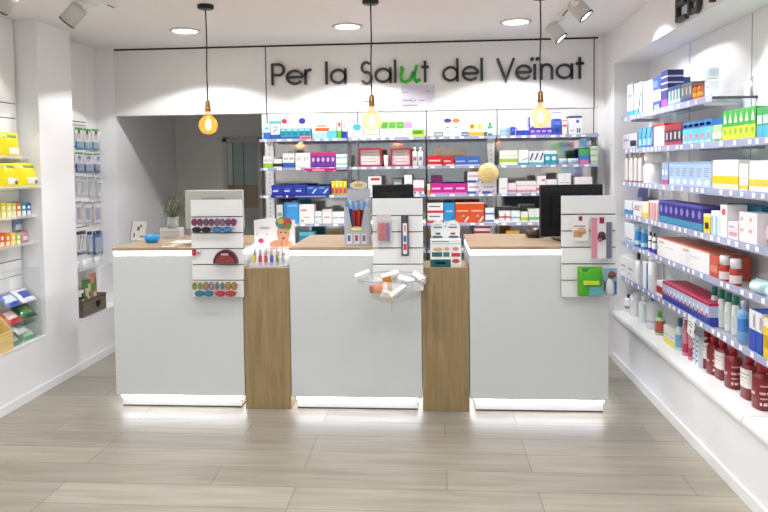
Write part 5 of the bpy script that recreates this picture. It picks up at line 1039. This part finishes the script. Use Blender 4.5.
G_ = 'hanging cards in the second left niche'
for r_, (y0, y1, sl, xs, body, ps, d_) in enumerate((
    (127, 149, .10, ((76, 83.5), (84, 92), (92.5, 101)), '#DDE3E4', [(0, 0, 1, .35, '#1E74A8'), (.0, .88, 1, 1, '#5FA85A'), (.3, .45, .7, .85, '#C98F74', 'e'), (.35, .75, .65, .9, '#4A3A34', 'e')], 'blue-footed card with a printed face'),
    (152, 172, .06, ((76, 84), (84.5, 93.5), (94, 104)), '#E6E2EA', [(0, 0, 1, .42, '#20689E'), (0, .9, 1, 1, '#5FA85A'), (.3, .55, .8, .85, '#8C7FB0', 'e'), (.1, .15, .8, .22, '#B7D3E6')], 'white and blue card with violet oval'),
    (176, 196, .04, ((76, 80), (81, 88), (89, 96), (97, 104)), '#CFD2D8', [(.2, .2, .6, .75, '#5B5F8C', 'l'), (.65, .1, .9, .6, '#B9A9A0'), (.0, .9, 1, 1, '#9AA')], 'grey clear blister card'),
    (201, 223, .0, ((76, 83), (84, 93), (94, 103)), '#D8D4D6', [(.25, .15, .75, .7, '#3156A0'), (.75, .1, .95, .7, '#C08A78'), (0, .88, 1, 1, '#A9B')], 'grey card with a blue product'),
    (231, 254, -.02, ((77, 87), (88, 93), (94, 102), (102.5, 107)), '#C9CBD0', [(0, .0, 1, .12, '#3A3A42'), (0, .85, 1, 1, '#3A3A42'), (.2, .2, .5, .8, '#4A4648', 'd'), (.55, .25, .8, .75, '#6A6668', 'd')], 'dark-edged card with grey pattern'))):
    for k, (a, b_) in enumerate(xs):
        bd = body if r_ != 4 else ('#D5D5D8', '#B9C4D4', '#3F78C4', '#4A80C8')[k]; m_ = (a+b_)/2-76
        hang(a, b_, y0+m_*sl+ (.6 if k % 2 else 0), y1+m_*sl*.3, bd, ps, (ordlab(k, len(xs)) + d_ + ', %s row, left niche' % ORD[r_+1]), G_+' row '+NUM[r_+1])
zt = lshelf(90, 268, -2.86, 5.22, 5.78, 'clear tray with crumpled white bags in the second left niche', .05)
for k in range(3):
    t = make('pouch', .15, .06, .075, '#E6E6EA', [(.2, .3, .8, .7, '#D0D3DA')], {'name': 'cotton_bag'}); t.location = (-2.88, 5.31+k*.175, zt); t.rotation_euler = (-.2, 0, PI/2+(.1, -.1, .15)[k]); tag(t, ordlab(k, 3).replace('leftmost', 'nearest').replace('rightmost', 'farthest')+'crumpled white bags in the clear tray, left niche', 'bag', 'white bags in the clear tray')
# wicker basket
def wick():
    m_ = bpy.data.materials.new('dark_wicker'); m_.use_nodes = True; n = m_.node_tree.nodes; l = m_.node_tree.links; b_ = n['Principled BSDF']
    tc = n.new('ShaderNodeTexCoord'); br = n.new('ShaderNodeTexBrick'); br.inputs['Scale'].default_value = 1; br.inputs['Brick Width'].default_value = .03; br.inputs['Row Height'].default_value = .012; br.inputs['Mortar Size'].default_value = .0015
    br.inputs['Color1'].default_value = lin('#86786A'); br.inputs['Color2'].default_value = lin('#6E6257'); br.inputs['Mortar'].default_value = lin('#3A322C')
    mp = n.new('ShaderNodeMapping'); mp.inputs['Rotation'].default_value = (PI/2, 0, PI/2); l.new(tc.outputs['Object'], mp.inputs[0]); l.new(mp.outputs[0], br.inputs[0]); l.new(br.outputs['Color'], b_.inputs['Base Color']); b_.inputs['Roughness'].default_value = .7; return m_
WK = wick(); o = empty('wicker_basket', (-2.90, 5.42, ZL+.0045), 0, 'dark brown wicker basket with a heart mark on the left ledge', 'basket')
s = MB(); hx, hy, hh = .07, .19, .135
s.box(-hx, hx, -hy, hy, 0, .01, WK)
for (x0, x1, y0, y1) in ((-hx, -hx+.01, -hy, hy), (hx-.01, hx, -hy, hy), (-hx+.01, hx-.01, -hy, -hy+.01), (-hx+.01, hx-.01, hy-.01, hy)): s.box(x0, x1, y0, y1, .01, hh, WK)
s.build('basket_body', o); s = MB(); s.tube([(-hx, -hy, hh), (hx, -hy, hh), (hx, hy, hh), (-hx, hy, hh), (-hx, -hy, hh)], .007, WK, 6); s.build('rim', o)
s = MB(); pts = []
for k in range(24):
    t = 2*PI*k/24; pts.append((.04*16*math.sin(t)**3/16, .075+.038*(13*math.cos(t)-5*math.cos(2*t)-2*math.cos(3*t)-math.cos(4*t))/16))
s.prism(pts, 0, .003, mat('#1E1815', .6), Matrix.Translation((hx+.004, .05, 0)) @ Matrix.Rotation(PI/2, 4, 'Z')); s.build('heart_mark', o)
for k, (y, h_, c, c2, n_) in enumerate(((5.32, .20, '#D6D6D8', '#3A3A3E', 'black and white bag in the wicker basket'), (5.43, .27, '#4F7A3C', '#C9C3A0', 'green and cream pack standing in the wicker basket'), (5.535, .31, '#C98A6A', '#5F8A4A', 'salmon and green pack, tallest in the wicker basket'))):
    t = make('pouch', .10, .05, h_, c, [(.15, .5, .5, .8, c2), (.5, .6, .85, .9, c2), (.3, .3, .6, .45, '#E9D9C9')], {'name': 'gift_pack'}); t.location = (-2.87, y-.02, ZL+.0165); t.rotation_euler = (0, 0, PI/2-.2); t.location.x = -2.875; tag(t, n_, 'pack')

# ================================================================== LIGHT + VIEW
w = bpy.data.worlds.new('daylight'); SC.world = w; w.use_nodes = True; bg = w.node_tree.nodes['Background']; bg.inputs[0].default_value = (.75, .85, 1, 1); bg.inputs[1].default_value = .5
SC.view_settings.view_transform = 'Standard'; SC.view_settings.look = 'None'; SC.view_settings.gamma = 1; SC.view_settings.use_curve_mapping = False
SC.view_settings.exposure = -0.07
